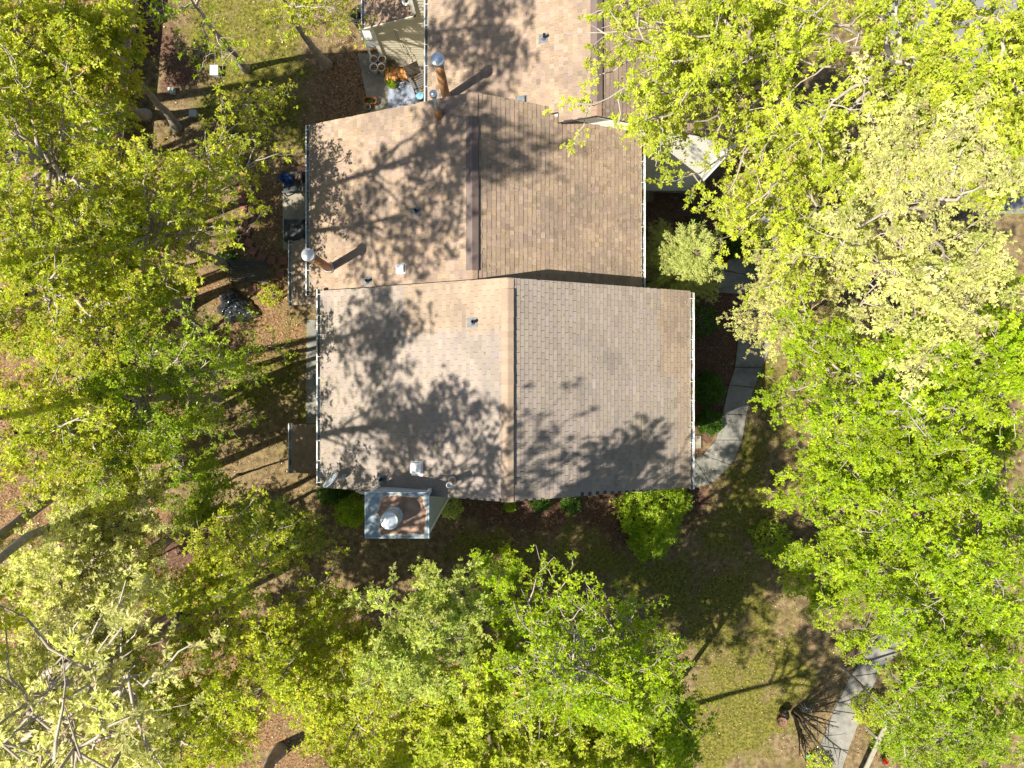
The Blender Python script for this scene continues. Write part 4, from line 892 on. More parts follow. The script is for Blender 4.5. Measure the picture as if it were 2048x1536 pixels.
shrub("leafy_shrub", "narrow blue green shrub right of the chimney", 900, 1014, 24, .8, 'grey', 260, .10, 5, wr=.25)
shrub("leafy_shrub", "small sprouting shrub beneath the ridge end", 1019, 1012, 12, .45, 'mid', 160, .07, 6)
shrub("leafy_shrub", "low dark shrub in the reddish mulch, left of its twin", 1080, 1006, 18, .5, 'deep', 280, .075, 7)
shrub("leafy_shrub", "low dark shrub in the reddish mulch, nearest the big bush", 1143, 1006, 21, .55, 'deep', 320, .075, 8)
shrub("leafy_bush", "big leafy green bush at the front corner of the grey tan house", 1300, 1030, 70, 1.7, 'mid', 2100, .10, 9, sx=.95, sy=1.05)
shrub("leafy_bush", "dense green lower half of the corner planting, spilling onto the lawn", 1300, 1080, 42, 1.1, 'mid', 800, .10, 10)
shrub("leafy_bush", "shaded green bush touching the front gutter corner", 1362, 1005, 24, 1.0, 'mid', 420, .09, 11)
shrub("round_shrub", "small deep green mound beside the feathery conifer", 1388, 447, 14, .5, 'deep', 260, .07, 12)
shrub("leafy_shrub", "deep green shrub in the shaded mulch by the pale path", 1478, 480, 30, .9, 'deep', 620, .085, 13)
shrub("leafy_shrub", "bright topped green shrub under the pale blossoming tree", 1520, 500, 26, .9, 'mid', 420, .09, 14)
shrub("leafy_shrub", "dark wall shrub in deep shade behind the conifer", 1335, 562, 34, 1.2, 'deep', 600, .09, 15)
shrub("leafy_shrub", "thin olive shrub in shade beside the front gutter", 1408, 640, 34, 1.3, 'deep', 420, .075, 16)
shrub("leafy_shrub", "sparse dark green bush on the lawn edge under the maples", 1545, 1080, 38, 1.0, 'mid', 420, .08, 17)
shrub("leafy_shrub", "yellow green bush below the sparse dark one on the lawn edge", 1590, 1125, 36, 1.0, 'olive', 420, .08, 18)
shrub("ground_plant", "tiny weedy clump beside the pavers", 468, 470, 8, .25, 'deep', 60, .08, 19, cat="plant")
shrub("ground_plant", "dark weedy clump behind the iron bench", 450, 515, 20, .5, 'deep', 160, .09, 20, cat="plant")
shrub("ground_plant", "yellow green weeds near the lowest paver", 540, 588, 22, .3, 'olive', 160, .07, 21, cat="plant")
shrub("leafy_shrub", "yellow green shrub growing over the weathered rail", 1745, 1425, 34, 1.1, 'bright', 420, .085, 22)
shrub("leafy_shrub", "shaded green shrub beyond the rail", 1800, 1480, 44, 1.2, 'mid', 500, .09, 23)
shrub("leafy_shrub", "green shrub sprouting at the foot of the bare stems", 1640, 1530, 26, .6, 'bright', 200, .09, 24)

# feathery conifer
def conifer(label, px, py, zc_, h, r, seed):
    rng = np.random.default_rng(seed); c = W(px, py, zc_); g = ground_z(c.x, c.y); root = thing("cypress_tree", (c.x, c.y, g), label, "tree")
    n = 300; t = rng.random(n) ** .62; a = rng.uniform(0, 2 * math.pi, n)
    z0 = .3 + t * (h - .3); L = r * np.sqrt(1.02 - t ** 2) * rng.choice([.6, .75, .9, 1.12, 1.22], n) * rng.uniform(.92, 1.08, n)
    S0 = np.stack([np.zeros(n), np.zeros(n), z0], -1); rise = rng.uniform(.15, .55, n)
    E = S0 + np.stack([np.cos(a) * L, np.sin(a) * L, L * rise], -1); P = bez(S0, (S0 + E) / 2 + np.array([0, 0, 1]) * (-.05 * L[:, None]), E, 5)
    Rb = np.clip(.02 * L[:, None] * np.linspace(1, .2, 5)[None], .003, .03); Vb, Qb = tubes_np(P, Rb, 4)
    mb = MB(); mb.tube([(0, 0, -.1), (0, 0, h * .5), (0, 0, h * .97)], [.11, .07, .01], 8); mb.build("trunk", M_bark, root, smooth=True)
    link("branches", np_mesh("branches", Vb, [Qb], M_twig, np.array((.8, .7, .6))), root)
    m = 30; tt = rng.uniform(.22, 1, (n, m)); pp, tg = along(P, tt); pp = pp.reshape(-1, 3); tg = tg.reshape(-1, 3)
    side = unit(np.cross(tg, np.array([0, 0, 1.0]))) * rng.choice([-1, 1], (n * m, 1))
    d = unit(tg * 1.1 + side * .75 + rng.normal(0, .22, (n * m, 3))); l = (rng.uniform(.10, .26, (n * m, 1)) * (1.2 - .7 * tt.reshape(-1, 1)))
    V = []; 
    pos = []; ax = []
    for f in (.25, .5, .75, 1.0): pos.append(pp + d * l * f); ax.append(d)
    pos = np.concatenate(pos); ax = np.concatenate(ax); N = len(pos)
    col = np.array((.36, .42, .10)) * (1 - rng.random((N, 1)) * .2) + np.array((.14, .09, .03)) * rng.random((N, 1)) ** 3
    V, Q, T = leaves_np(pos, ax * 3.0, 2, .10, rng, col, .2, .05)
    N_TRI[0] += 2 * len(Q); tag(link("crown", np_mesh("crown", V, [Q], M_needle, T), root), kind="stuff")
conifer("feathery yellow green conifer beside the brown roof's front gutter", 1372, 522, 3.4, 7.0, 1.55, 31)

# ------------------------------------------------------------------ fences
def fence(name, label, a, b, h, pick=True, cap_w=.16, cat="fence"):
    A0 = G(*a); B0 = G(*b); root = thing(name, A0, label, cat); d = B0 - A0; d.z = 0; L = d.length; u = d.normalized(); z0 = A0.z
    off = Vector((0, 0, 0)); per = Vector((-u.y, u.x, 0))
    mb = MB(); mb.bar((0, 0, h + .02), u * L + Vector((0, 0, h + .02)), cap_w, .04); mb.build("cap_rail", M_fwood, root, bevel=.005)
    for zz in ((.3, h - .25) if pick else ()):
        mb = MB(); mb.bar(per * .04 + Vector((0, 0, zz)), per * .04 + u * L + Vector((0, 0, zz)), .04, .09); mb.build("rail", M_wood, root)
    n = max(2, int(L / 2.2) + 1); pm = None
    for i in range(n):
        if pm is None: q = MB(); q.box((0, 0, h / 2), (.1, .1, h)); pm = q.build("post", M_fwood, root); ob = pm
        else: ob = pm.copy(); COL.objects.link(ob)
        ob.location = u * (L * i / (n - 1)) + per * .11; ob.rotation_euler = (0, 0, math.atan2(u.y, u.x))
    if pick:
        pm = None; k = int(L / .148)
        for i in range(k):
            if pm is None: q = MB(); q.box((0, 0, h / 2 - .01), (.138, .02, h - .04)); pm = q.build("picket", M_wood, root); ob = pm
            else: ob = pm.copy(); COL.objects.link(ob)
            ob.location = u * (.074 + i * .148) + per * .0; ob.rotation_euler = (0, 0, math.atan2(u.y, u.x) + random.uniform(-.02, .02))
    return root
fence("board_fence", "weathered board fence along the dark mulch in the upper corner", (271, 70), (274, -60), 1.75)
fence("board_fence", "long board fence running down from the upper corner under the trees", (214, 640), (262, 72), 1.75)
fence("board_fence", "middle run of board fence half hidden by thin mid green trees", (213, 890), (215, 646), 1.75)
fence("board_fence", "lower run of board fence, set back from the middle run by a jog", (200, 1125), (205, 884), 1.75)
fence("rail_fence", "weathered flat topped rail beside the straight walk", (1688, 1560), (1783, 1352), .95, False, .17)

# ------------------------------------------------------------------ yard things
# red pavers
Z5 = lambda x, y: (380 + x / 5.12, 320 + y / 5.12)
pav = None
for i, (x, y, r) in enumerate([(525, 215, 2), (525, 308, 1), (530, 405, -2), (543, 512, -3), (557, 627, -6), (580, 735, -8), (603, 843, -24), (645, 935, -30), (735, 1003, -15), (838, 1028, -4), (955, 1030, 0), (925, 1162, 2), (870, 1287, 3), (735, 1325, 3), (640, 1325, 10)]):
    p = G(*Z5(x, y)); lab = ["farthest red paver, mostly under leaves at the upper end of the row", "second red paver of the row, partly under leaves", "third red paver of the row, edge on to the leaves", "red paver level with the gap between chair and black cover", "red paver opposite the black cover's middle", "red paver where the row starts to curve", "red paver turned along the outer curve", "most tilted red paver on the curve", "red paver at the end of the curve, above the bench arm", "red paver strewn with leaves above the bench", "red paver half under the lean-to gutter", "lone red paver beside the end of the bench", "red paver below the bench, nearest the lean-to", "red paver half covered with moss below the bench", "red paver buried in litter next to the tarp"][i]
    if pav is None:
        mb = MB(); mb.box((0, 0, .0), (.30, .30, .05)); pav = mb.build("paver", M_paver, bevel=.006); ob = pav
    else:
        ob = pav.copy(); COL.objects.link(ob)
        if i % 3: ob.data = pav.data
    ob.location = (p.x, p.y, p.z + .012); ob.rotation_euler = (R(random.uniform(-2, 2)), R(random.uniform(-2, 2)), R(r))
    tag(ob, lab, "paver", "red square pavers edging the yard")
# buckets
def bucket(px, py, label):
    p = G(px, py, .5); root = thing("bucket", p, label, "bucket", "white buckets filled with dead plants")
    mb = MB(); mb.lathe((0, 0, .03), [(.0001, 0), (.112, 0), (.140, .462), (.147, .468), (.147, .48), (.137, .48), (.132, .40)], 24); mb.build("bucket_body", M_white, root, smooth=True)
    mb = MB(); mb.lathe((0, 0, .03), [(.134, .40), (.08, .42), (.0001, .425)], 16); mb.build("soil", M_soil, root)
    rng = np.random.default_rng(int(px)); n = 30; pos = rng.uniform(-.08, .08, (n, 3)); pos[:, 2] = .46 + rng.random(n) * .03
    V, Q, T = leaves_np(pos, np.tile([0, 0, .4], (n, 1)), 1, .05, rng, np.tile([.35, .2, .09], (n, 1)) * rng.uniform(.5, 1.4, (n, 1)))
    link("dead_leaves", np_mesh("dead_leaves", V, [Q], M_dry, T), root)
bucket(747, 118, "white bucket nearest the tree, upper of the patio pair"); bucket(764, 118, "white bucket tucked against the corner board of the siding")
bucket(747, 134, "white bucket with a green sprout, farthest from the firewood in its row"); bucket(762.5, 134, "white bucket closest to the firewood stack")
# firewood: a row of split logs on a base row
rf = np.random.default_rng(5); logs = []
for row, (nl, zz) in enumerate(((20, .09), (19, .23), (16, .36))):
    for i in range(nl):
        px = 772 + (i + .5 * (row % 2)) * 3.35; q = G(px, 146, zz + .05); L = rf.uniform(.36, .46); a = rf.normal(R(90 + 6), .10)
        mb = MB(); r = rf.uniform(.055, .075); nn = 5; V = []; th = rf.uniform(0, 6)
        rads = r * rf.uniform(.75, 1.1, nn); t = rf.uniform(.6, 1.35); tint = (t, t * rf.uniform(.85, 1.05), t * rf.uniform(.7, 1.1))
        for s in (-.5, .5):
            for k in range(nn): V.append((s * L, rads[k] * math.cos(th + k * 2 * math.pi / nn), rads[k] * math.sin(th + k * 2 * math.pi / nn)))
        mb.add(V, [(k, (k + 1) % nn, nn + (k + 1) % nn, nn + k) for k in range(nn)] + [tuple(range(nn - 1, -1, -1)), tuple(range(nn, 2 * nn))], tint)
        ob = mb.build("firewood_log", M_log); ob.location = (q.x, q.y + rf.normal(0, .03), q.z + zz); ob.rotation_euler = (0, rf.normal(0, .04), a)
        tag(ob, "split orange firewood log lying in the stack by the siding wall", "log", "split logs stacked by the siding wall")
# rug, pot, pail
p = G(806, 190); o = MB(); o.box((0, 0, 0), (1.14, 1.05, .012)); ob = o.build("outdoor_rug", M_rug, bevel=.003); ob.location = (p.x, p.y, p.z + .042); tag(ob, "blue grey rug lying on the shaded patio", "rug")
def pot(px, py, r, h, mat, label, plant=None, seed=0, cat="pot", name="flower_pot", n=70):
    p = G(px, py, h); root = thing(name, p + Vector((0, 0, .02)), label, cat)
    mb = MB(); mb.lathe((0, 0, .03), [(.0001, 0), (r * .72, 0), (r * .95, h * .88), (r * 1.05, h * .88), (r * 1.05, h), (r * .9, h), (r * .88, h * .85)], 24); mb.build("pot_body", mat, root, smooth=True)
    mb = MB(); mb.lathe((0, 0, .03), [(r * .88, h * .84), (.0001, h * .88)], 16); mb.build("soil", M_soil, root)
    if plant:
        rng = np.random.default_rng(seed); pos = rng.normal(0, r * .55, (n, 3)); pos[:, 2] = h + np.abs(rng.normal(0, r * .5, n)); b0 = np.array(PAL[plant][0]); b1 = np.array(PAL[plant][1]); mm = rng.random((n, 1))
        V, Q, T = leaves_np(pos, np.tile([0, 0, .5], (n, 1)), 4, .09, rng, b0 * (1 - mm) + b1 * mm); link("plant", np_mesh("plant", V, [Q], M_leaf, T), root)
    return root
pot(783, 169, .13, .22, M_blackpl, "small potted plant with bright green leaves on the rug", 'mid', 3)
pot(735, 214, .13, .18, M_conc, "grey pot with dead stems below the terracotta planter")
pot(1569, 1427, .17, .36, M_blackpl, "dark empty pot standing beside the reddish brown one"); pot(1564, 1444, .20, .28, M_brownpot, "reddish brown round pot on the lawn by the bare shrub")
p = G(840, 192, .3); pl = thing("pail", p, "blue lidded pail beside the rug under the gutter", "pail"); mb = MB(); mb.lathe((0, 0, .03), [(.11, 0), (.13, .28)], 24); mb.build("pail_body", M_blackpl, pl, smooth=True); mb = MB(); mb.lathe((0, 0, .31), [(.138, 0), (.138, .03), (.12, .035), (.0001, .03)], 24); mb.build("lid", M_blue, pl, smooth=True)
# terracotta trough planter
p = G(740, 202, .2); tp = thing("planter", p + Vector((0, 0, .03)), "oblong terracotta planter on the patio edge", "planter"); mb = MB()
def rrect(w, d, r, n=5):
    pts = []
    for cx, cy, a0 in ((w / 2 - r, d / 2 - r, 0), (-w / 2 + r, d / 2 - r, 90), (-w / 2 + r, -d / 2 + r, 180), (w / 2 - r, -d / 2 + r, 270)):
        for k in range(n): a = R(a0 + 90 * k / (n - 1)); pts.append((cx + r * math.cos(a), cy + r * math.sin(a)))
    return pts
rings = [(rrect(.40, .18, .06), 0), (rrect(.48, .25, .09), .2), (rrect(.51, .28, .10), .2), (rrect(.51, .28, .10), .235), (rrect(.45, .22, .08), .235), (rrect(.43, .20, .07), .15)]
V = [(x, y, z) for ring, z in rings for x, y in ring]; n = 20; F = [(i * n + k, i * n + (k + 1) % n, (i + 1) * n + (k + 1) % n, (i + 1) * n + k) for i in range(5) for k in range(n)]
mb.add(V, F + [tuple(range(n - 1, -1, -1))]); mb.build("planter_body", M_terra, tp, smooth=False)
mb = MB(); mb.add([(x, y, .16) for x, y in rrect(.44, .21, .07)], [tuple(range(20))]); mb.build("soil", M_soil, tp)
rng = np.random.default_rng(9); n = 40; pos = np.stack([rng.uniform(-.18, .18, n), rng.uniform(-.07, .07, n), np.full(n, .18)], -1); V, Q, T = leaves_np(pos, np.tile([0, 0, .5], (n, 1)), 3, .07, rng, np.tile(PAL['deep'][1], (n, 1))); link("plant", np_mesh("plant", V, [Q], M_leaf, T), tp)
# black tub and grey cabinet by the lean-to
p = G(718, 32, .75); tb = thing("tub", p, "tall black plastic tub with its lid open beside the rear wing", "tub"); mb = MB(); mb.lathe((0, 0, 0), [(.0001, .01), (.24, 0), (.31, .75), (.34, .75), (.34, .79), (.29, .79), (.23, .08), (.0001, .07)], 28); mb.build("tub_body", M_blackpl, tb, smooth=True)
mb = MB(); mb.lathe((0.26, .38, .75), [(.31, 0), (.31, .025), (.0001, .05)], 28, M=Matrix.Rotation(R(-65), 3, 'X')); mb.build("lid", M_blackpl, tb)
p = G(737, 70, .7); uc = thing("cooling_unit", p, "grey cabinet standing at the corner of the rear wing", "cabinet"); mb = MB(); mb.box((0, 0, .35), (.52, .36, .7)); mb.build("cabinet_body", M_util2, uc, bevel=.02)
mb = MB(); 
for k in range(6): mb.box((0, -.185, .15 + k * .08), (.44, .012, .03))
mb.build("louvre", M_util2, uc)
# utility lids
for (px, py, w, d, h, lab, m) in ((428, 140, .29, .36, .22, "largest pale green utility box on the mossy yard", M_util), (341, 180, .18, .18, .2, "smallest green utility box beside the dark mulch", M_util), (385, 226, .26, .24, .14, "pale grey utility lid among the yellowing leaves", M_util2)):
    p = G(px, py, h); ub = thing("utility_box", p, lab, "utility box", "utility boxes in the yard"); mb = MB(); mb.box((0, 0, h / 2 - .05), (w, d, h + .05)); mb.build("box_body", m, ub, bevel=.015); mb = MB(); mb.box((0, 0, h), (w + .03, d + .03, .03)); mb.build("lid", m, ub, bevel=.01)
# slatted chair helper
def slat_chair(root, w, d, ns, mat, axis_back='x', seat_h=.42, back_h=.55, rec=20):
    for i in range(ns):
        mb = MB(); mb.box((0, -d / 2 + (i + .5) * d / ns, seat_h + .02 * math.cos(i)), (w, d / ns * .72, .022)); mb.build("seat_slat", mat, root)
    for i in range(ns):
        t = (i + .5) / ns; mb = MB(); y = d / 2 + .03 + t * back_h * math.sin(R(rec)); z = seat_h + .06 + t * back_h * math.cos(R(rec)); mb.box((0, y, z), (w, .02, back_h / ns * .74), Matrix.Rotation(R(-rec), 3, 'X')); mb.build("back_slat", mat, root)
    for sx in (-1, 1):
        mb = MB(); x = sx * w / 2; mb.bar((x, -d / 2, seat_h + .22), (x, d / 2 + .08, seat_h + .22), .06, .025); mb.build("armrest", mat, root)
        mb = MB(); mb.bar((x, -d / 2 + .03, 0), (x, -d / 2 + .03, seat_h + .21), .04, .04, up=(0, 1, 0)); mb.build("leg", mat, root)
        mb = MB(); mb.bar((x, d / 2 + .02, 0), (x, d / 2 + .10, seat_h + .3), .04, .04, up=(0, 1, 0)); mb.build("leg", mat, root)
p = G(836, 163, .42); c1 = thing("patio_chair", p, "weathered wooden slat chair facing the rug from the wall", "chair", rz=R(-50) + math.pi * 0); slat_chair(c1, .55, .5, 6, M_chairwood)
c1.rotation_euler = (0, 0, R(28))
p = G(584, 368, .42); c2 = thing("lounge_chair", p, "black slatted chair with a blue cloth over its arm near the patio", "chair", rz=R(-90)); slat_chair(c2, .72, .62, 11, M_chair)
cl = MB(); rr = np.random.default_rng(3); n = 10; V = []
for j in range(n + 1):
    for i in range(n + 1):
        a, b = i / n - .5, j / n - .5; V.append((a * .5, b * .34, .05 * math.sin(a * 9) * math.cos(b * 11) + .03 * rr.normal() - .25 * max(0, abs(a) - .25)))
F = [(j * (n + 1) + i, j * (n + 1) + i + 1, (j + 1) * (n + 1) + i + 1, (j + 1) * (n + 1) + i) for j in range(n) for i in range(n)]
p = G(570, 357, .68); ob = MB().add(V, F).build("blue_cloth", M_navy, smooth=True); ob.location = (p.x, p.y, p.z + .68); ob.rotation_euler = (0, 0, R(-35)); tag(ob, "crumpled blue cloth thrown over the black slatted chair", "cloth")
p = G(603, 349, .5); t1 = thing("round_table", p, "round brown table half under the brown roof's gutter", "table"); mb = MB(); mb.lathe((0, 0, .5), [(.33, 0), (.34, .02), (.33, .035), (.0001, .035)], 32); mb.build("tabletop", mk("brown_table", (.05, .025, .015), .5), t1, smooth=True)
for k in range(3):
    a = k * 2.1; mb = MB(); mb.tube([(0.05 * math.cos(a), .05 * math.sin(a), .5), (.26 * math.cos(a), .26 * math.sin(a), 0)], .018, 8); mb.build("leg", M_iron, t1)
# grill under a cover
p = G(589, 460, .8); gr = thing("covered_grill", p, "black square grill cover with a diagonal crease by the lean-to", "grill cover"); n = 14; V = []
def gz_(a, b): return .86 + .05 * (1 - 2 * max(abs(a), abs(b))) + .04 * max(0, 1 - abs(a - b) * 6) - .12 * max(0, max(abs(a), abs(b)) - .44) / .06 * .3
for j in range(n + 1):
    for i in range(n + 1): a, b = i / n - .5, j / n - .5; V.append((a * .78, b * .80, gz_(a, b)))
F = [(j * (n + 1) + i, j * (n + 1) + i + 1, (j + 1) * (n + 1) + i + 1, (j + 1) * (n + 1) + i) for j in range(n) for i in range(n)]
m0 = MB().add(V, F); ring = [j * (n + 1) for j in range(n, -1, -1)] + [i for i in range(1, n + 1)] + [j * (n + 1) + n for j in range(1, n + 1)] + [n * (n + 1) + i for i in range(n - 1, 0, -1)]
base_i = len(m0.v); wv = [(V[r_][0] * (1.02 + .03 * math.sin(k * 1.3)), V[r_][1] * (1.02 + .03 * math.cos(k * 1.7)), .05) for k, r_ in enumerate(ring)]
m0.v += wv; m0.t += [(1, 1, 1)] * len(wv); K = len(ring); m0.f += [(ring[k], base_i + k, base_i + (k + 1) % K, ring[(k + 1) % K]) for k in range(K)]
m0.build("cover", M_cover, gr, smooth=False)
mb = MB(); mb.box((0, 0, .4), (.6, .6, .75)); mb.build("grill_body", M_blackpl, gr)
# iron bench
p = G(500, 549, .4); bn = thing("garden_bench", p, "black iron slatted bench inside the ring of red pavers", "bench", rz=0)
for i in range(8):
    mb = MB(); mb.box((0, -.27 + i * .072, .42), (1.35, .042, .02)); mb.build("seat_slat", M_iron, bn)
for i in range(5):
    mb = MB(); mb.box((0, .31 + i * .03, .52 + i * .085), (1.35, .016, .045), Matrix.Rotation(R(-18), 3, 'X')); mb.build("back_slat", M_iron, bn)
for sx in (-1, 1):
    x = sx * .69
    mb = MB(); mb.tube([(x, -.27, 0), (x, -.28, .62), (x, .30, .62), (x, .46, .93)], .02, 8); mb.build("armrest", M_iron, bn); mb = MB(); mb.tube([(x, .34, 0), (x, .28, .42), (x, .46, .95)], .02, 8); mb.build("leg", M_iron, bn)
    mb = MB(); mb.tube([(x, -.27, .42), (x + sx * .08, -.36, 0)], .02, 8); mb.build("leg", M_iron, bn)
# tarp heap
p = G(466, 613, .4); n = 56; V = []; rt_ = np.random.default_rng(21); ph = rt_.uniform(0, 6, 12); kx = rt_.normal(0, 9, 12); ky = rt_.normal(0, 9, 12)
for j in range(n + 1):
    for i in range(n + 1):
        a, b = i / n * 2 - 1, j / n * 2 - 1; rr_ = math.hypot(a, b); th = math.atan2(b, a); s = 1 + .14 * math.sin(3 * th + 1) + .08 * math.sin(7 * th)
        h = .62 * max(0, 1 - (rr_ * 1.0) ** 2) ** .8; w = sum(abs(math.sin(kx[q] * a + ky[q] * b + ph[q])) for q in range(12)) / 12 - .6
        V.append((a * .80 * s, b * .58 * s, max(-.03, h * .9 + .42 * w * (.25 + h)) if rr_ < 1.0 else -.04))
F = [(j * (n + 1) + i, j * (n + 1) + i + 1, (j + 1) * (n + 1) + i + 1, (j + 1) * (n + 1) + i) for j in range(n) for i in range(n) if math.hypot((i + .5) / n * 2 - 1, (j + .5) / n * 2 - 1) < 1]
ob = MB().add(V, F).build("tarp", mk("black_tarp", (.022, .026, .032), .28, .2, spec=.7)); ob.location = (p.x, p.y, p.z + .0); ob.rotation_euler = (0, 0, R(-25)); tag(ob, "crumpled shiny black tarp over a low heap below the bench", "tarp")
# wire stand, turquoise tool, red flowers, drain pipe, splash blocks
p = G(1612, 1422, .4); ws = thing("wire_stand", p, "thin white wire plant stand by the bare stems", "plant stand"); mb = MB()
for k in range(6): a = k * math.pi / 3; mb.tube([(.16 * math.cos(a), .16 * math.sin(a), 0), (.10 * math.cos(a), .10 * math.sin(a), .3), (.17 * math.cos(a), .17 * math.sin(a), .55)], .007, 6)
mb.build("wire_leg", M_white, ws); mb = MB()
for z, r_ in ((.3, .10), (.55, .17)): mb.tube([(r_ * math.cos(a), r_ * math.sin(a), z) for a in np.linspace(0, 2 * math.pi, 17)], .007, 6, False)
mb.build("hoop", M_white, ws)
p = G(1615, 1511); tt = thing("hand_scoop", p + Vector((0, 0, .05)), "turquoise plastic scoop lying on the grass by the bare shrub", "scoop", rz=R(-50)); mb = MB(); mb.lathe((0, 0, .04), [(.0001, -.03), (.06, -.02), (.085, .03), (.08, .03), (.055, -.012), (.0001, -.02)], 16); mb.build("blade", M_teal, tt, smooth=True); mb = MB(); mb.tube([(.07, 0, .06), (.14, 0, .07), (.24, 0, .05)], [.016, .018, .02], 8); mb.build("handle", M_teal, tt)
for px, py, lab in ((1770, 1522, "larger red flower clump beyond the rail"), (1748, 1507, "small red flower clump nearer the rail")):
    p = G(px, py, .3); fr = thing("flower_plant", p, lab, "flower"); rng = np.random.default_rng(px); n = 26; pos = rng.normal(0, .06, (n, 3)); pos[:, 2] = .3 + rng.normal(0, .03, n)
    V, Q, T = leaves_np(pos, np.tile([0, 0, .8], (n, 1)), 4, .06, rng, np.tile([.42, .012, .014], (n, 1)), .8); link("blossom", np_mesh("blossom", V, [Q], M_leaf, T), fr)
    pos = rng.normal(0, .07, (n, 3)); pos[:, 2] = rng.uniform(.05, .25, n); V, Q, T = leaves_np(pos, np.tile([0, 0, .4], (n, 1)), 3, .09, rng, np.tile(PAL['deep'][0], (n, 1))); link("leaves", np_mesh("leaves", V, [Q], M_leaf, T), fr)
mb = MB(); pts = [W(712, 980, .3), W(722, 985, .2), W(734, 986, .15), W(746, 982, .12), W(756, 975, .1)]; ob = MB().tube(pts, .07, 12).build("drain_pipe", M_white, smooth=True); tag(ob, "white curved drain pipe lying under the eave by the chimney", "pipe")
for px, py, lab in ((1298, 392, "pale splash block below the brown roof's front gutter"), (1394, 884, "grey splash block in the mulch beside the front walk"), (1380, 396, "splash block at the corner of the cream house")):
    p = G(px, py); sbk = thing("splash_block", p, lab, "splash block", "concrete splash blocks"); mb = MB(); mb.box((0, 0, .02), (.3, .52, .05)); mb.build("trough", M_conc, sbk, bevel=.01)
    mb = MB(); mb.box((-.13, 0, .07), (.04, .52, .06)); mb.box((.13, 0, .07), (.04, .52, .06)); mb.build("rim", M_conc, sbk, bevel=.008)
# string lights on the rear wing
sl = thing("string_light", (-4.1, yw - .06, 2.5), "dark string of lights hanging down the cream siding of the rear wing", "string light"); mb = MB(); pts = [(0, 0, 0), (.02, -.03, -.5), (.06, -.03, -1.1), (.10, -.03, -1.7), (.16, -.05, -2.3)]
mb.tube(pts, .006, 6); mb.tube([(q[0] * 1.8 + .05, q[1], q[2]) for q in pts], .006, 6); mb.build("cord", M_blackpl, sl)
for q in pts[1:]:
    mb = MB(); mb.lathe((q[0] * 1.8 + .05, q[1] - .02, q[2] - .06), [(.0001, 0), (.025, .02), (.015, .07)], 8); mb.build("bulb", M_blackpl, sl)

# ------------------------------------------------------------------ fallen leaves and grass
rng = np.random.default_rng(99)
HB = [(-7.3, -5.4, -3.0, -1.4), (-5.5, 5.1, -2.9, 2.6), (-7.3, -5.9, 2.7, 4.9), (-6, 3.8, 2.5, 7.9), (-2.5, 7.3, 7.8, 14), (-5, -2, 12.3, 16)]
Z_WALK = [gpoly(p) for p in ([(1500, 560), (1470, 735), (1445, 828), (1405, 910), (1330, 925), (1340, 985), (1420, 968), (1484, 880), (1524, 735), (1575, 590)], [(1790, 1215), (1640, 1490), (1610, 1570), (1672, 1570), (1756, 1345), (1850, 1225)])]
Z_PAT = [gpoly([(716, 108), (870, 108), (870, 235), (742, 235)]), gpoly([(614, 640), (690, 640), (690, 846), (612, 846)])]
def scatter(n):
    x = rng.uniform(-20, 20, n); y = rng.uniform(-15.5, 15.5, n); ok = np.ones(n, bool)
    for a, b, c, d in HB: ok &= ~((x > a) & (x < b) & (y > c) & (y < d))
    return x[ok], y[ok]
def inany(x, y, polys):
    m = np.zeros(len(x), bool)
    if polys is Z_LIT or polys is Z_MOSS: x, y = warp(x, y); x = x + rng.normal(0, .3, len(x)); y = y + rng.normal(0, .3, len(y))
    for p in polys: m |= inpoly(x, y, p)
    return m
def patch(x, y, s, o): return .5 + .5 * np.sin(x * s + 1.7 * np.sin(y * s * .8 + o)) * np.sin(y * s * 1.1 + 1.3 * np.sin(x * s * .7 + o * 2))
def gzv(x): t = np.clip((x + 3) / 11, 0, 1); return -2.3 * t * t * (3 - 2 * t)
x, y = scatter(210000); pr = .12 + .28 * inany(x, y, Z_LIT) * (.4 + patch(x, y, 1.1, 2.2)) + .06 * patch(x, y, 1.6, .3); wk = inany(x, y, Z_WALK + Z_PAT); pr[wk] *= .22
k = rng.random(len(x)) < pr; x, y = x[k], y[k]; n = len(x)
pos = np.stack([x, y, gzv(x) + rng.uniform(.0, .05, n) + .015 + .06 * inany(x, y, Z_WALK + Z_PAT)], -1)
colr = np.array([[.30, .17, .065], [.36, .25, .12], [.22, .12, .05], [.50, .42, .28], [.18, .11, .06]])[rng.integers(0, 5, n)]
V, Q, T = leaves_np(pos, np.zeros((n, 3)), 1, .06, rng, colr * rng.uniform(.5, 1.25, (n, 1)), .6, .0, .6); N_TRI[0] += 2 * len(Q)
tag(link("leaf_litter", np_mesh("leaf_litter", V, [Q], M_dry, T)), "brown and orange fallen leaves strewn over the ground", kind="stuff")
rl = np.random.default_rng(123); RP, RC = [], []
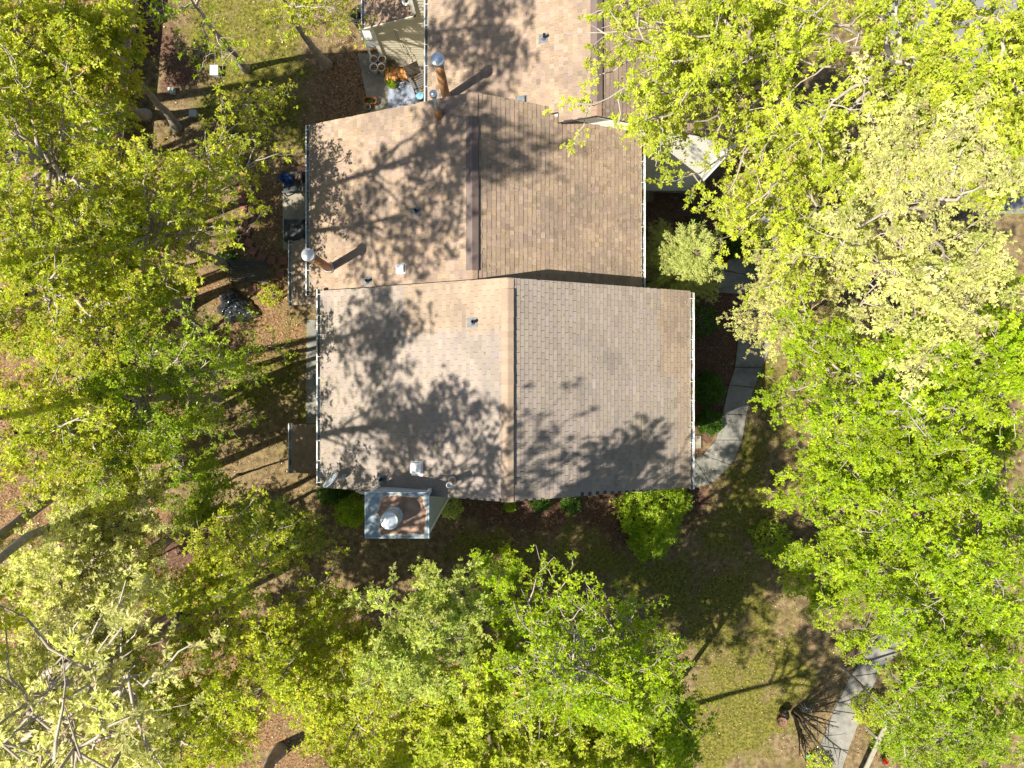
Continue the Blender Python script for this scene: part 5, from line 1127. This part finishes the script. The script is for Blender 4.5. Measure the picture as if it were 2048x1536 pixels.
for sl, nL in ((AL, 330), (AR, 170), (BL, 420), (BR, 260), (CLs, 260)):
    for kk in range(nL):
        u = rl.uniform(.1, sl.L - .35); v = sl.D * rl.random() ** 2.2 * .98 if kk % 4 else rl.uniform(.01, .12)
        RP.append(sl.P(u, v, .03)); RC.append([(.30, .24, .05), (.22, .12, .05), (.34, .26, .12), (.16, .20, .03)][rl.integers(4)])
for (gx, gz0, ga, gb, sd_) in ((A['xL'], A['zL'], -3.0, 2.8, -1), (B['xL'], B['zL'], 2.8, 8.0, -1), (B['xR'], B['zR'], 2.9, 7.7, 1), (A['xR'], A['zR'], -3.1, 2.7, 1), (C['xL'], C['zL'], 8.1, 13, -1)):
    for kk in range(150): RP.append((gx + sd_ * rl.uniform(.02, .11), ga + (gb - ga) * (.5 + .5 * math.sin(kk * 2.3 + rl.normal(0, .6))), gz0 - .09 + rl.uniform(0, .03))); RC.append([(.22, .15, .06), (.14, .08, .04), (.28, .22, .10)][rl.integers(3)])
RP = np.array([tuple(p) for p in RP]); V, Q, T = leaves_np(RP, np.zeros_like(RP), 1, .05, rl, np.array(RC), .5, .0, .35)
tag(link("roof_litter", np_mesh("roof_litter", V, [Q], M_dry, T)), "small fallen leaves and catkins scattered on the roofs and in the gutters", kind="stuff")
x, y = scatter(330000); pr = .10 + .42 * inany(x, y, Z_MOSS) * np.clip(patch(x, y, 1.3, 1.1) * 1.8 - .35, 0, 1); pr[inany(x, y, Z_WALK + Z_PAT + Z_MULCH)] = 0; pr[inany(x, y, Z_LIT)] *= .35
k = rng.random(len(x)) < pr; x, y = x[k], y[k]; n = len(x); pos = np.stack([x, y, gzv(x) - .01], -1)
ax = unit(np.stack([rng.normal(0, .5, n), rng.normal(0, .5, n), np.full(n, 1.2)], -1)) * 2
colr = np.array([[.10, .115, .016], [.16, .15, .03], [.24, .20, .085], [.30, .25, .13]])[rng.integers(0, 4, n)]
V, Q, T = leaves_np(pos, ax, 2, .075, rng, colr, .22, .25, .8); N_TRI[0] += 2 * len(Q)
tag(link("grass", np_mesh("grass", V, [Q], M_leaf, T)), "short mossy grass tufts on the lawn and yard", kind="stuff")
print("TRIANGLES (foliage):", N_TRI[0])
